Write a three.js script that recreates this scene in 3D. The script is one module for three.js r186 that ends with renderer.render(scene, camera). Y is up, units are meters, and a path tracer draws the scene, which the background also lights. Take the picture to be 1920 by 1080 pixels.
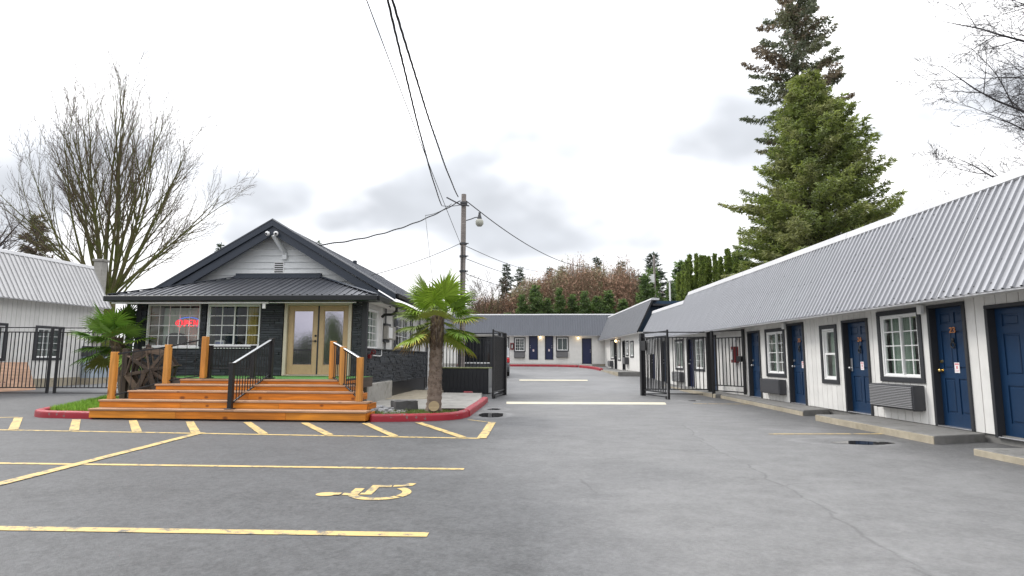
import * as THREE from 'three';
import { mergeGeometries } from 'three/addons/utils/BufferGeometryUtils.js';
import { FontLoader } from 'three/addons/loaders/FontLoader.js';
import { TextGeometry } from 'three/addons/geometries/TextGeometry.js';

// ------------------------------------------------------------------ camera, sky, sun, exposure
const scene = new THREE.Scene();
const camera = new THREE.PerspectiveCamera(2 * Math.atan(540 / 1100) * 180 / Math.PI, 16 / 9, 0.1, 1500);
camera.position.set(0, 1.25, 0);
const PITCH = Math.atan(133 / 1100);
camera.lookAt(0.0027 * Math.cos(PITCH), 1.25 + Math.tan(PITCH) * Math.cos(PITCH), -Math.cos(PITCH));
camera.rotateZ(0.003);

const renderer = new THREE.WebGLRenderer({ antialias: true });
renderer.setSize(1024, 576);
renderer.toneMapping = THREE.LinearToneMapping;
renderer.toneMappingExposure = 1.24;
renderer.outputColorSpace = THREE.SRGBColorSpace;
renderer.shadowMap.enabled = true;
renderer.shadowMap.type = THREE.PCFSoftShadowMap;

function rng(seed) {
  let a = seed >>> 0;
  return () => { a = (a + 0x6D2B79F5) | 0; let t = Math.imul(a ^ (a >>> 15), 1 | a); t = (t + Math.imul(t ^ (t >>> 7), 61 | t)) ^ t; return ((t ^ (t >>> 14)) >>> 0) / 4294967296; };
}
function hash2(x, y, s) {
  let h = (Math.imul(x, 374761393) + Math.imul(y, 668265263) + Math.imul(s, 1442695041)) | 0;
  h = Math.imul(h ^ (h >>> 13), 1274126177); h ^= h >>> 16;
  return (h >>> 0) / 4294967296;
}
function vnoise(x, y, s, per) {
  const xi = Math.floor(x), yi = Math.floor(y); let fx = x - xi, fy = y - yi;
  fx = fx * fx * (3 - 2 * fx); fy = fy * fy * (3 - 2 * fy);
  const w = per ? (v => ((v % per) + per) % per) : (v => v);
  const a = hash2(w(xi), w(yi), s), b = hash2(w(xi + 1), w(yi), s), c = hash2(w(xi), w(yi + 1), s), d = hash2(w(xi + 1), w(yi + 1), s);
  return a + (b - a) * fx + (c - a) * fy + (a - b - c + d) * fx * fy;
}
function fbm(x, y, oct, s = 1, per = 0) {
  let v = 0, a = 0.5, f = 1, n = 0;
  for (let i = 0; i < oct; i++) { v += a * vnoise(x * f, y * f, s + i * 17, per ? per * f : 0); n += a; a *= 0.5; f *= 2; }
  return v / n;
}
const smooth = (a, b, x) => { const t = Math.min(1, Math.max(0, (x - a) / (b - a))); return t * t * (3 - 2 * t); };

// overcast sky: standard overcast brightness with thinner and thicker cloud
const SKY_ZENITH = 2.75, SUN = [-0.60, 0.72, -0.35]; // veiled sun, high beyond the roofs
{
  const W = 1024, H = 512, data = new Float32Array(W * H * 4);
  for (let j = 0; j < H; j++) for (let i = 0; i < W; i++) {
    const el = ((j + 0.5) / H - 0.5) * Math.PI, az = ((i + 0.5) / W - 0.5) * 2 * Math.PI;
    const y = Math.sin(el), c = Math.cos(el), dx = Math.cos(az) * c, dz = Math.sin(az) * c;
    const k = (j * W + i) * 4, up = Math.max(0, y);
    const glow = Math.max(0, (1 + dx * SUN[0] + y * SUN[1] + dz * SUN[2]) / 2), L = SKY_ZENITH * (1 + 2 * up) / 3 * (0.90 + 0.26 * glow * glow);
    const q = 1.15 / (up + 0.30);
    const px = dx * q, pz = dz * q;
    const wx = fbm(px * 1.1 + 9, pz * 1.1, 3, 31) - 0.5, wz = fbm(px * 1.1, pz * 1.1 + 7, 3, 53) - 0.5;
    const n = fbm(px * 1.55 + 1.6 * wx + 12.3, pz * 1.55 + 1.6 * wz + 4.4, 6, 5);
    const m = fbm(px * 3.1 + 20, pz * 3.1 + 4, 5, 77);
    const m2 = fbm(px * 6.3 + 2, pz * 6.3 + 14, 4, 177);
    const thick = smooth(0.385, 0.65, n * 0.66 + m * 0.34);
    const soft = 0.93 + 0.14 * (m - 0.5);
    const patch = Math.max(0.63, L * 0.40) * (0.85 + 0.3 * m2), R = L * soft * (1 - thick) + patch * thick;
    data[k] = R * (1 - 0.05 * thick); data[k + 1] = R * (1 - 0.006 * thick); data[k + 2] = R * (1.015 + 0.055 * thick); data[k + 3] = 1;
    if (y < 0) { data[k] = data[k + 1] = data[k + 2] = SKY_ZENITH / 3 * 0.5; }
  }
  const t = new THREE.DataTexture(data, W, H, THREE.RGBAFormat, THREE.FloatType);
  t.mapping = THREE.EquirectangularReflectionMapping; t.magFilter = t.minFilter = THREE.LinearFilter; t.wrapS = THREE.RepeatWrapping; t.needsUpdate = true;
  scene.background = t; scene.environment = t;
}
const sun = new THREE.DirectionalLight(new THREE.Color(1, 0.96, 0.9), 1.4);
sun.position.set(SUN[0] * 45, SUN[1] * 45, -18 + SUN[2] * 45); sun.target.position.set(0, 0, -18); scene.add(sun, sun.target);
sun.castShadow = true; sun.shadow.radius = 24; sun.shadow.mapSize.set(2048, 2048);
Object.assign(sun.shadow.camera, { left: -45, right: 45, top: 60, bottom: -40, near: 1, far: 150 });

// ------------------------------------------------------------------ helpers
const V = (x, y, z) => new THREE.Vector3(x, y, z);
const used = new Set();
function numbered(n) { if (!used.has(n)) { used.add(n); return n; } for (let i = 1; ; i++) { const m = n + '_' + String(i).padStart(3, '0'); if (!used.has(m)) { used.add(m); return m; } } }
function tag(o, label, category, group, kind) {
  if (label) o.userData.label = label;
  if (category) o.userData.category = category;
  if (group) o.userData.group = group;
  if (kind) o.userData.kind = kind;
  return o;
}
function thing(name, label, category, pos = [0, 0, 0], rotY = 0, group) {
  const g = new THREE.Group(); g.name = numbered(name); g.position.set(...pos); g.rotation.y = rotY; scene.add(g);
  return tag(g, label, category, group);
}
function boxUV(g) {
  const p = g.attributes.position, n = g.attributes.normal, uv = new Float32Array(p.count * 2);
  for (let i = 0; i < p.count; i++) {
    const ax = Math.abs(n.getX(i)), ay = Math.abs(n.getY(i)), az = Math.abs(n.getZ(i));
    let u, v;
    if (ay >= ax && ay >= az) { u = p.getX(i); v = p.getZ(i); } else if (ax >= az) { u = p.getZ(i); v = p.getY(i); } else { u = p.getX(i); v = p.getY(i); }
    uv[2 * i] = u; uv[2 * i + 1] = v;
  }
  g.setAttribute('uv', new THREE.BufferAttribute(uv, 2));
}
function prep(g) {
  let r = g.index ? g.toNonIndexed() : g;
  if (!r.attributes.normal) r.computeVertexNormals();
  if (!g.userData.keepUV) boxUV(r);
  for (const k of Object.keys(r.attributes)) if (!['position', 'normal', 'uv', 'color'].includes(k)) r.deleteAttribute(k);
  return r;
}
function join(list) {
  const a = list.flat(9).filter(Boolean).map(prep);
  if (a.length === 1) return a[0];
  return mergeGeometries(a, false);
}
function mesh(name, geo, mat, parent, pos) {
  const g = Array.isArray(geo) ? join(geo) : (geo.userData.ready ? geo : prep(geo));
  const m = new THREE.Mesh(g, mat);
  m.castShadow = m.receiveShadow = true;
  if (pos) m.position.set(...pos);
  if (parent) { m.name = name; parent.add(m); } else { m.name = numbered(name); scene.add(m); }
  return m;
}
const ready = g => { const r = prep(g); r.userData.ready = true; return r; };
function bx(x0, x1, y0, y1, z0, z1) { const g = new THREE.BoxGeometry(x1 - x0, y1 - y0, z1 - z0); g.translate((x0 + x1) / 2, (y0 + y1) / 2, (z0 + z1) / 2); return g; }
// box with grain running along its longest side; bevelled a little
function plank(x0, x1, y0, y1, z0, z1, seed = 0, bev = 0.004) {
  const s = [x1 - x0, y1 - y0, z1 - z0], g = bevelBox(s[0], s[1], s[2], bev);
  const L = s.indexOf(Math.max(...s));
  const p = g.attributes.position, n = g.attributes.normal, uv = new Float32Array(p.count * 2), r = rng(seed * 7919 + 13), ou = r() * 9, ov = r() * 9;
  for (let i = 0; i < p.count; i++) {
    const c = [p.getX(i), p.getY(i), p.getZ(i)], nn = [Math.abs(n.getX(i)), Math.abs(n.getY(i)), Math.abs(n.getZ(i))];
    const D = nn.indexOf(Math.max(...nn)); let a = L, b;
    if (D === L) { a = (L + 1) % 3; b = (L + 2) % 3; } else b = 3 - L - D;
    uv[2 * i] = c[a] + ou; uv[2 * i + 1] = c[b] + ov;
  }
  g.setAttribute('uv', new THREE.BufferAttribute(uv, 2)); g.userData.keepUV = true;
  g.translate((x0 + x1) / 2, (y0 + y1) / 2, (z0 + z1) / 2);
  return g;
}
function bevelBox(w, h, d, b) {
  b = Math.min(b, w / 3, h / 3, d / 3);
  const pos = [], nor = [];
  const ax = [[0, 1, 2, w, h, d], [1, 2, 0, h, d, w], [2, 0, 1, d, w, h]];
  const tri = (P, N) => { for (const q of P) pos.push(...q); for (let i = 0; i < P.length; i++) nor.push(...N); };
  const quad = (a, bb, c, dd, N) => tri([a, bb, c, a, c, dd], N);
  const S = [w / 2, h / 2, d / 2];
  const mk = (i, j, k, vi, vj, vk) => { const r = [0, 0, 0]; r[i] = vi; r[j] = vj; r[k] = vk; return r; };
  for (let i = 0; i < 3; i++) { const j = (i + 1) % 3, k = (i + 2) % 3;
    for (const s of [-1, 1]) {
      const N = [0, 0, 0]; N[i] = s; const J = S[j] - b, K = S[k] - b;
      const q = [mk(i, j, k, s * S[i], -J, -K), mk(i, j, k, s * S[i], J, -K), mk(i, j, k, s * S[i], J, K), mk(i, j, k, s * S[i], -J, K)];
      if (s > 0) quad(...q, N); else quad(q[0], q[3], q[2], q[1], N);
    }
    // edges along k between faces i and j
    for (const si of [-1, 1]) for (const sj of [-1, 1]) {
      const N = [0, 0, 0]; N[i] = si * 0.7071; N[j] = sj * 0.7071; const K = S[k] - b;
      const a = mk(i, j, k, si * S[i], sj * (S[j] - b), -K), c = mk(i, j, k, si * (S[i] - b), sj * S[j], -K), e = mk(i, j, k, si * (S[i] - b), sj * S[j], K), f = mk(i, j, k, si * S[i], sj * (S[j] - b), K);
      if (si * sj > 0) quad(a, c, e, f, N); else quad(a, f, e, c, N);
    }
  }
  for (const a of [-1, 1]) for (const c of [-1, 1]) for (const e of [-1, 1]) {
    const N = [a * 0.577, c * 0.577, e * 0.577];
    const P = [[a * S[0], c * (S[1] - b), e * (S[2] - b)], [a * (S[0] - b), c * S[1], e * (S[2] - b)], [a * (S[0] - b), c * (S[1] - b), e * S[2]]];
    tri(a * c * e > 0 ? P : [P[0], P[2], P[1]], N);
  }
  const g = new THREE.BufferGeometry();
  g.setAttribute('position', new THREE.Float32BufferAttribute(pos, 3)); g.setAttribute('normal', new THREE.Float32BufferAttribute(nor, 3));
  return g;
}
function bbox(x0, x1, y0, y1, z0, z1, b = 0.006) { const g = bevelBox(x1 - x0, y1 - y0, z1 - z0, b); g.translate((x0 + x1) / 2, (y0 + y1) / 2, (z0 + z1) / 2); return g; }
// bar of rectangular section from a to b
function bar(a, b, w, h, bev = 0.002) {
  const A = V(...a), B = V(...b), d = B.clone().sub(A), L = d.length(); d.normalize();
  const up = Math.abs(d.y) > 0.95 ? V(0, 0, 1) : V(0, 1, 0), s = V().crossVectors(up, d).normalize(), u = V().crossVectors(d, s);
  const g = bevelBox(w, h, L, bev), m = new THREE.Matrix4().makeBasis(s, u, d); m.setPosition(A.add(B).multiplyScalar(0.5)); g.applyMatrix4(m); return g;
}
function cyl(a, b, r0, r1 = r0, n = 10, caps = true) {
  const A = V(...a), B = V(...b), d = B.clone().sub(A), L = d.length(), g = new THREE.CylinderGeometry(r1, r0, L, n, 1, !caps);
  g.applyQuaternion(new THREE.Quaternion().setFromUnitVectors(V(0, 1, 0), d.normalize())); g.translate(...A.add(B).multiplyScalar(0.5).toArray()); return g;
}
function tubePath(pts, r, n = 6, seg = 24) { return new THREE.TubeGeometry(new THREE.CatmullRomCurve3(pts.map(p => V(...p))), seg, r, n, false); }
// tapered tube pushed into arrays, fast, for branches
class Twigs {
  constructor() { this.p = []; this.n = []; this.c = null; }
  tube(pts, rad, sides) {
    let prev = null; const T = V(), S = V(), U = V();
    let up = V(0.31, 0.2, 0.93);
    for (let i = 0; i < pts.length; i++) {
      T.copy(pts[Math.min(i + 1, pts.length - 1)]).sub(pts[Math.max(i - 1, 0)]).normalize();
      S.crossVectors(up, T); if (S.lengthSq() < 1e-6) S.set(1, 0, 0); S.normalize(); U.crossVectors(T, S); up = U.clone();
      const ring = [];
      for (let k = 0; k < sides; k++) { const a = k / sides * 2 * Math.PI, c = Math.cos(a), s = Math.sin(a); const nx = S.x * c + U.x * s, ny = S.y * c + U.y * s, nz = S.z * c + U.z * s; ring.push([pts[i].x + nx * rad[i], pts[i].y + ny * rad[i], pts[i].z + nz * rad[i], nx, ny, nz]); }
      if (prev) for (let k = 0; k < sides; k++) { const a = prev[k], b = prev[(k + 1) % sides], c = ring[(k + 1) % sides], d = ring[k]; for (const q of [a, b, c, a, c, d]) { this.p.push(q[0], q[1], q[2]); this.n.push(q[3], q[4], q[5]); } }
      prev = ring;
    }
  }
  geo() {
    const g = new THREE.BufferGeometry(); g.setAttribute('position', new THREE.Float32BufferAttribute(this.p, 3)); g.setAttribute('normal', new THREE.Float32BufferAttribute(this.n, 3)); return g;
  }
}
// leaf quads with colour per clump
class Leaves {
  constructor() { this.p = []; this.n = []; this.c = []; }
  quad(o, a, b, col) { // o corner centre, a along, b half width vector
    const n = V().crossVectors(b, a).normalize();
    const P = [[o.x - b.x * 0.5, o.y - b.y * 0.5, o.z - b.z * 0.5], [o.x + a.x * 0.5 + b.x, o.y + a.y * 0.5 + b.y, o.z + a.z * 0.5 + b.z], [o.x + a.x, o.y + a.y, o.z + a.z], [o.x + a.x * 0.5 - b.x, o.y + a.y * 0.5 - b.y, o.z + a.z * 0.5 - b.z]];
    for (const k of [0, 1, 2, 0, 2, 3]) { this.p.push(...P[k]); this.n.push(n.x, n.y, n.z); this.c.push(...col); }
  }
  tri(o, a, b, col) {
    const n = V().crossVectors(b, a).normalize();
    this.p.push(o.x + b.x, o.y + b.y, o.z + b.z, o.x + a.x, o.y + a.y, o.z + a.z, o.x - b.x, o.y - b.y, o.z - b.z);
    for (let k = 0; k < 3; k++) { this.n.push(n.x, n.y, n.z); this.c.push(...col); }
  }
  geo() { const g = new THREE.BufferGeometry(); g.setAttribute('position', new THREE.Float32BufferAttribute(this.p, 3)); g.setAttribute('normal', new THREE.Float32BufferAttribute(this.n, 3)); g.setAttribute('color', new THREE.Float32BufferAttribute(this.c, 3)); return g; }
}

// ------------------------------------------------------------------ textures and materials
function tex(size, fn, srgb = true, rep = 1, h = size) {
  const d = new Uint8Array(size * h * 4);
  for (let j = 0; j < h; j++) for (let i = 0; i < size; i++) { const c = fn(i / size, j / h, i, j), k = (j * size + i) * 4; for (let q = 0; q < 3; q++) d[k + q] = Math.max(0, Math.min(255, Math.round(255 * (srgb ? Math.pow(Math.max(0, c[q]), 1 / 2.2) : c[q])))); d[k + 3] = 255; }
  const t = new THREE.DataTexture(d, size, h); t.magFilter = THREE.LinearFilter; t.minFilter = THREE.LinearMipmapLinearFilter; t.generateMipmaps = true; t.wrapS = t.wrapT = THREE.RepeatWrapping; t.repeat.set(rep, rep);
  if (srgb) t.colorSpace = THREE.SRGBColorSpace; t.needsUpdate = true; return t;
}
function retile(t, r, r2 = r) { const c = t.clone(); c.repeat.set(r, r2); c.needsUpdate = true; return c; }
const g3 = v => [v, v, v];
const grainBump = tex(256, (u, v, i, j) => g3(0.35 * hash2(i, j, 3) + 0.65 * fbm(u * 48, v * 48, 3, 9, 48)), false);
const mottle = tex(512, (u, v, i, j) => g3(0.80 + 0.16 * fbm(u * 6, v * 6, 5, 21, 6) + 0.10 * fbm(u * 40, v * 40, 2, 4, 40) + 0.05 * (hash2(i, j, 8) - 0.5)));
const streaks = tex(512, (u, v, i, j) => { const s = fbm(u * 60, v * 4, 3, 61, 4 * 15 === 60 ? 0 : 0), d = fbm(u * 5, v * 5, 4, 12, 5); return g3(0.84 + 0.12 * d + 0.06 * (fbm(u * 64, v * 8, 2, 33, 8) - 0.5) + 0.03 * (hash2(i, j, 5) - 0.5)); });
const woodT = tex(512, (u, v, i, j) => {
  let x = u * 4, y = v * 4; // 4 m? tile of 2 m
  const warp = fbm(u * 3, v * 6, 3, 71, 3) * 1.4;
  let g = 0.5 + 0.5 * Math.sin((v * 90 + warp * 9));
  g = 0.62 + 0.20 * g * fbm(u * 4, v * 64, 2, 41, 4) + 0.32 * (fbm(u * 6, v * 96, 3, 19, 6) - 0.4);
  let knot = 0;
  for (let k = 0; k < 9; k++) { const kx = hash2(k, 1, 5), ky = hash2(k, 2, 5); let du = Math.abs(u - kx), dv = Math.abs(v - ky); du = Math.min(du, 1 - du) * 2; dv = Math.min(dv, 1 - dv) * 2; const d = Math.hypot(du * 0.62, dv); const R = 0.018 + 0.022 * hash2(k, 3, 5); knot = Math.max(knot, 1 - smooth(R * 0.5, R * 1.6, d)); }
  g *= 1 - 0.62 * knot;
  const d = 0.68 + 0.64 * fbm(u * 3, v * 6, 4, 88, 3);
  return [g * d * 1.1, g * d * (1 - 0.12 * knot), g * d * 0.95];
}, true, 0.5);
const concT = tex(512, (u, v, i, j) => { const a = fbm(u * 4, v * 4, 5, 15, 4), b = fbm(u * 30, v * 30, 3, 25, 30), s = hash2(i, j, 31); const st = smooth(0.55, 0.75, fbm(u * 7, v * 7, 4, 95, 7)); const k = 0.62 + 0.35 * a + 0.22 * (b - 0.5) + 0.10 * (s - 0.5) - 0.20 * st; return [k, k * 0.985, k * (0.95 - 0.03 * st)]; }, true, 0.5);
const stoneT = tex(256, (u, v, i, j) => g3(0.55 + 0.5 * fbm(u * 8, v * 16, 4, 45, 8) + 0.16 * (hash2(i, j, 2) - 0.5)), true, 1.5);
const barkT = tex(256, (u, v, i, j) => { const a = fbm(u * 10, v * 10, 4, 51, 10), m = smooth(0.48, 0.62, fbm(u * 4, v * 4, 4, 63, 4)); const k = 0.55 + 0.6 * (a - 0.3); return [k * (1 - 0.25 * m), k * (0.98), k * (0.9 - 0.5 * m)]; }, true, 0.6);
const roofT = tex(512, (u, v, i, j) => { const a = fbm(u * 5, v * 5, 5, 18, 5), b = fbm(u * 90, v * 6, 2, 28, 6); return g3(0.90 + 0.14 * (a - 0.5) + 0.05 * (b - 0.5) + 0.03 * (hash2(i, j, 77) - 0.5)); }, true, 0.3);
const asphTile = tex(1024, (u, v, i, j) => { const a = fbm(u * 5, v * 5, 5, 101, 5), b = fbm(u * 40, v * 40, 3, 102, 40), s = hash2(i, j, 7); const k = 0.165 * (0.66 + 0.68 * a + 0.30 * (b - 0.5) + 0.24 * (s - 0.5)); return [k, k * 1.005, k * 1.02]; }, true, 1 / 12);
const asphBump = tex(512, (u, v, i, j) => g3(0.55 * hash2(i, j, 3) + 0.45 * fbm(u * 100, v * 100, 2, 9, 100)), false, 1 / 1.7);
const kerbT = tex(512, (u, v, i, j) => { const ch = smooth(0.69, 0.74, fbm(u * 14, v * 14, 4, 131, 14)), d = fbm(u * 5, v * 5, 4, 132, 5), s = hash2(i, j, 9); const k = 0.75 + 0.45 * d + 0.1 * (s - 0.5); return [0.31 * k * (1 - ch) + 0.18 * ch, 0.007 * k * (1 - ch) + 0.12 * ch, 0.019 * k * (1 - ch) + 0.11 * ch]; }, true, 0.8);
const grassT = tex(256, (u, v, i, j) => { const k = 0.6 + 0.6 * fbm(u * 30, v * 30, 3, 3, 30); return [k, k, k * 0.8]; }, true, 1);

const mats = {};
function std(name, rgb, o = {}) {
  const m = o.phys ? new THREE.MeshPhysicalMaterial() : new THREE.MeshStandardMaterial(); m.name = name;
  delete o.phys; m.color.setRGB(...rgb); m.roughness = 0.7; m.metalness = 0; m.side = THREE.DoubleSide;
  for (const k in o) if (k === 'rep') continue; else m[k] = o[k];
  mats[name] = m; return m;
}
const M = {
  white: [0.80, 0.83, 0.77, 0.81].map((v, i) => std('white_siding_' + i, [v, v * 0.985, v * 0.945], { map: streaks, roughness: 0.62, bumpMap: grainBump, bumpScale: 0.0006 })),
  lap: [0.80, 0.84, 0.77].map((v, i) => std('lap_siding_' + i, [v * 0.98, v, v * 1.0], { map: streaks, roughness: 0.55 })),
  trim: std('charcoal_trim', [0.030, 0.032, 0.037], { map: mottle, roughness: 0.55 }),
  black: std('black_iron', [0.012, 0.012, 0.014], { roughness: 0.38, map: mottle }),
  navy: std('navy_door_paint', [0.0075, 0.033, 0.085], { roughness: 0.35, map: mottle }),
  navyDark: std('dark_navy_door_paint', [0.008, 0.014, 0.065], { roughness: 0.35, map: mottle }),
  vinyl: std('white_vinyl', [0.80, 0.80, 0.79], { roughness: 0.4 }),
  glass: std('window_glass', [0.93, 0.97, 0.95], { phys: true, transmission: 1, thickness: 0, roughness: 0.02, ior: 1.52 }),
  mirrorGlass: std('tinted_door_glass', [0.60, 0.56, 0.63], { roughness: 0.02, metalness: 0.95, bumpMap: retile(mottle, 0.6), bumpScale: 0.0015 }),
  curtain: std('curtain_cloth', [0.26, 0.32, 0.27], { roughness: 0.95, map: mottle }),
  curtainDark: std('dark_curtain_cloth', [0.10, 0.12, 0.12], { roughness: 0.95, map: mottle }),
  addedDrape: std('added_navy_cloth', [0.018, 0.028, 0.045], { roughness: 0.95 }),
  roofLight: std('galvanised_roof', [0.40, 0.404, 0.424], { roughness: 0.36, metalness: 0.58, map: roofT }),
  roofWhite: std('pale_roof_steel', [0.46, 0.458, 0.46], { roughness: 0.4, metalness: 0.45, map: roofT }),
  roofMid: std('grey_roof_steel', [0.27, 0.275, 0.29], { roughness: 0.4, metalness: 0.5, map: roofT }),
  roofDark: std('slate_roof_steel', [0.115, 0.123, 0.143], { roughness: 0.42, metalness: 0.25, map: roofT }),
  roofBlue: std('blue_roof_steel', [0.024, 0.062, 0.115], { roughness: 0.45, metalness: 0.1, map: roofT }),
  roofPorch: std('charcoal_roof_steel', [0.085, 0.09, 0.105], { roughness: 0.36, metalness: 0.35, map: roofT }),
  cap: std('ridge_cap_steel', [0.66, 0.66, 0.67], { roughness: 0.45, metalness: 0.05, map: roofT }),
  fascia: std('slate_fascia_paint', [0.028, 0.037, 0.055], { roughness: 0.5, map: mottle }),
  gutter: std('black_gutter', [0.010, 0.011, 0.013], { roughness: 0.28, metalness: 0.1 }),
  stone: [0.036, 0.050, 0.064].map((v, i) => std('charcoal_ledger_stone_' + i, [v * 0.86, v * 0.97, v * 1.14], { map: stoneT, roughness: 0.62, bumpMap: stoneT, bumpScale: 0.006 })),
  orange: [[0.80, 0.285, 0.016], [0.74, 0.25, 0.014], [0.82, 0.315, 0.022], [0.77, 0.27, 0.020]].map((c, i) => std('stained_riser_wood_' + i, c, { map: woodT, roughness: 0.55, bumpMap: woodT, bumpScale: 0.0015 })),
  tread: [[0.50, 0.32, 0.20], [0.46, 0.29, 0.185], [0.53, 0.35, 0.22]].map((c, i) => std('worn_tread_wood_' + i, c, { map: woodT, roughness: 0.7, bumpMap: woodT, bumpScale: 0.002 })),
  post: [[0.72, 0.34, 0.065], [0.76, 0.38, 0.085], [0.68, 0.31, 0.06]].map((c, i) => std('post_wood_' + i, c, { map: woodT, roughness: 0.6, bumpMap: woodT, bumpScale: 0.0015 })),
  oldWood: [[0.085, 0.068, 0.055], [0.12, 0.095, 0.075], [0.20, 0.155, 0.12]].map((c, i) => std('weathered_wood_' + i, c, { map: woodT, roughness: 0.85, bumpMap: woodT, bumpScale: 0.003 })),
  turf: std('green_turf', [0.10, 0.27, 0.075], { roughness: 0.95, map: grassT, bumpMap: retile(grainBump, 8), bumpScale: 0.006 }),
  conc: std('aged_concrete', [0.42, 0.41, 0.39], { map: concT, roughness: 0.85, bumpMap: retile(grainBump, 3), bumpScale: 0.002 }),
  concDark: std('damp_grey_concrete', [0.23, 0.228, 0.225], { map: concT, roughness: 0.75, bumpMap: retile(grainBump, 3), bumpScale: 0.002 }),
  concTan: std('tan_concrete', [0.46, 0.41, 0.32], { map: concT, roughness: 0.85, bumpMap: retile(grainBump, 3), bumpScale: 0.002 }),
  kerbRed: std('red_kerb_paint', [1, 1, 1], { map: kerbT, roughness: 0.5, bumpMap: retile(grainBump, 3), bumpScale: 0.002 }),
  steel: std('bare_steel', [0.55, 0.55, 0.56], { metalness: 0.9, roughness: 0.35 }),
  rail: std('silver_handrail', [0.42, 0.43, 0.44], { metalness: 0.7, roughness: 0.35 }),
  brass: std('brass', [0.75, 0.55, 0.22], { metalness: 1, roughness: 0.25 }),
  number: std('copper_number', [0.50, 0.20, 0.075], { metalness: 0.2, roughness: 0.4 }),
  paper: std('paper', [0.82, 0.80, 0.80], { roughness: 0.8 }),
  pinkInk: std('notice_ink', [0.65, 0.25, 0.27], { roughness: 0.8 }),
  greyInk: std('notice_grey_ink', [0.30, 0.30, 0.34], { roughness: 0.8 }),
  tan: std('tan_door_paint', [0.55, 0.385, 0.215], { roughness: 0.45, map: mottle }),
  tanLight: std('cream_door_frame', [0.66, 0.58, 0.45], { roughness: 0.5, map: mottle }),
  acDark: std('charcoal_metal_case', [0.055, 0.056, 0.062], { roughness: 0.5, map: mottle }),
  acSlat: std('grey_louvre', [0.24, 0.24, 0.245], { roughness: 0.5 }),
  red: std('red_cabinet_paint', [0.16, 0.012, 0.014], { roughness: 0.4 }),
  pole: std('weathered_pole_wood', [0.33, 0.32, 0.31], { map: woodT, roughness: 0.9, bumpMap: woodT, bumpScale: 0.004 }),
  wire: std('black_cable', [0.012, 0.012, 0.013], { roughness: 0.6 }),
  bark: std('mossy_bark', [0.19, 0.165, 0.085], { map: barkT, roughness: 0.95 }),
  twig: std('bare_twig_bark', [0.095, 0.066, 0.046], { roughness: 0.95 }),
  twigGrey: std('dark_twig_bark', [0.045, 0.040, 0.042], { roughness: 0.95 }),
  trunk: std('conifer_bark', [0.085, 0.062, 0.045], { map: barkT, roughness: 0.95 }),
  leaf: std('leaf_colours', [1, 1, 1], { vertexColors: true, roughness: 0.75 }),
  leafSoft: std('needle_colours', [1, 1, 1], { phys: true, vertexColors: true, roughness: 0.95, transmission: 0.4, thickness: 0 }),
  drySprig: std('dry_stem_bark', [0.22, 0.16, 0.105], { roughness: 0.95 }),
  lawn: std('mossy_lawn_earth', [0.13, 0.25, 0.025], { map: grassT, roughness: 1, bumpMap: retile(grainBump, 4), bumpScale: 0.02 }),
  palmFibre: std('palm_fibre', [0.25, 0.195, 0.155], { map: retile(stoneT, 2.5), roughness: 1 }),
  cut: std('sawn_log_end', [0.42, 0.36, 0.22], { map: woodT, roughness: 0.9 }),
  soil: std('dark_soil', [0.05, 0.042, 0.032], { map: concT, roughness: 1, bumpMap: retile(grainBump, 2), bumpScale: 0.03 }),
  rock: [0.20, 0.28, 0.12].map((v, i) => std('grey_rock_' + i, [v, v, v * 1.03], { map: concT, roughness: 0.85 })),
  peach: std('peach_plywood', [0.62, 0.43, 0.31], { map: woodT, roughness: 0.8 }),
  blueGrey: std('blue_grey_cabinet', [0.34, 0.40, 0.46], { roughness: 0.5, map: mottle }),
  shirt: std('pale_cabinet_paint', [0.66, 0.80, 0.69], { roughness: 0.6 }),
  interior: std('interior_wall_paint', [0.45, 0.47, 0.44], { roughness: 0.9 }),
  darkIn: std('dark_interior', [0.05, 0.05, 0.055], { roughness: 0.9 }),
  deskWood: std('tan_desk_laminate', [0.50, 0.40, 0.24], { roughness: 0.6, map: woodT }),
  yellowCloth: std('yellow_curtain_cloth', [0.50, 0.38, 0.14], { roughness: 0.95 }),
  plastic: std('white_plastic', [0.78, 0.78, 0.77], { roughness: 0.4 }),
  blackPlastic: std('black_plastic', [0.015, 0.015, 0.016], { roughness: 0.4 }),
  water: std('puddle_water', [0.02, 0.02, 0.022], { roughness: 0.03 }),
  carPaint: std('dark_car_paint', [0.10, 0.105, 0.115], { phys: true, roughness: 0.3, clearcoat: 1, clearcoatRoughness: 0.05 }),
  tyre: std('tyre_rubber', [0.02, 0.02, 0.02], { roughness: 0.9 }),
  tail: std('red_tail_lens', [0.50, 0.015, 0.02], { roughness: 0.15 }),
  carGlass: std('dark_car_glass', [0.02, 0.022, 0.025], { roughness: 0.05 }),
};
// yellow road paint with worn specks
const paintT = tex(512, (u, v, i, j) => { const w = smooth(0.56, 0.70, fbm(u * 24, v * 24, 5, 5, 24) * 0.8 + 0.2 * hash2(i, j, 3)), a = fbm(u * 6, v * 6, 4, 6, 6); const k = 0.86 + 0.24 * a; return [0.60 * k * (1 - w) + 0.12 * w, 0.435 * k * (1 - w) + 0.12 * w, 0.165 * k * (1 - w) + 0.12 * w]; }, true, 0.7);
M.paint = std('yellow_road_paint', [1, 1, 1], { map: paintT, roughness: 0.6, bumpMap: asphBump, bumpScale: 0.002 });
M.paintPale = std('pale_road_paint', [0.62, 0.57, 0.43], { map: mottle, roughness: 0.6, bumpMap: asphBump, bumpScale: 0.002 });

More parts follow.
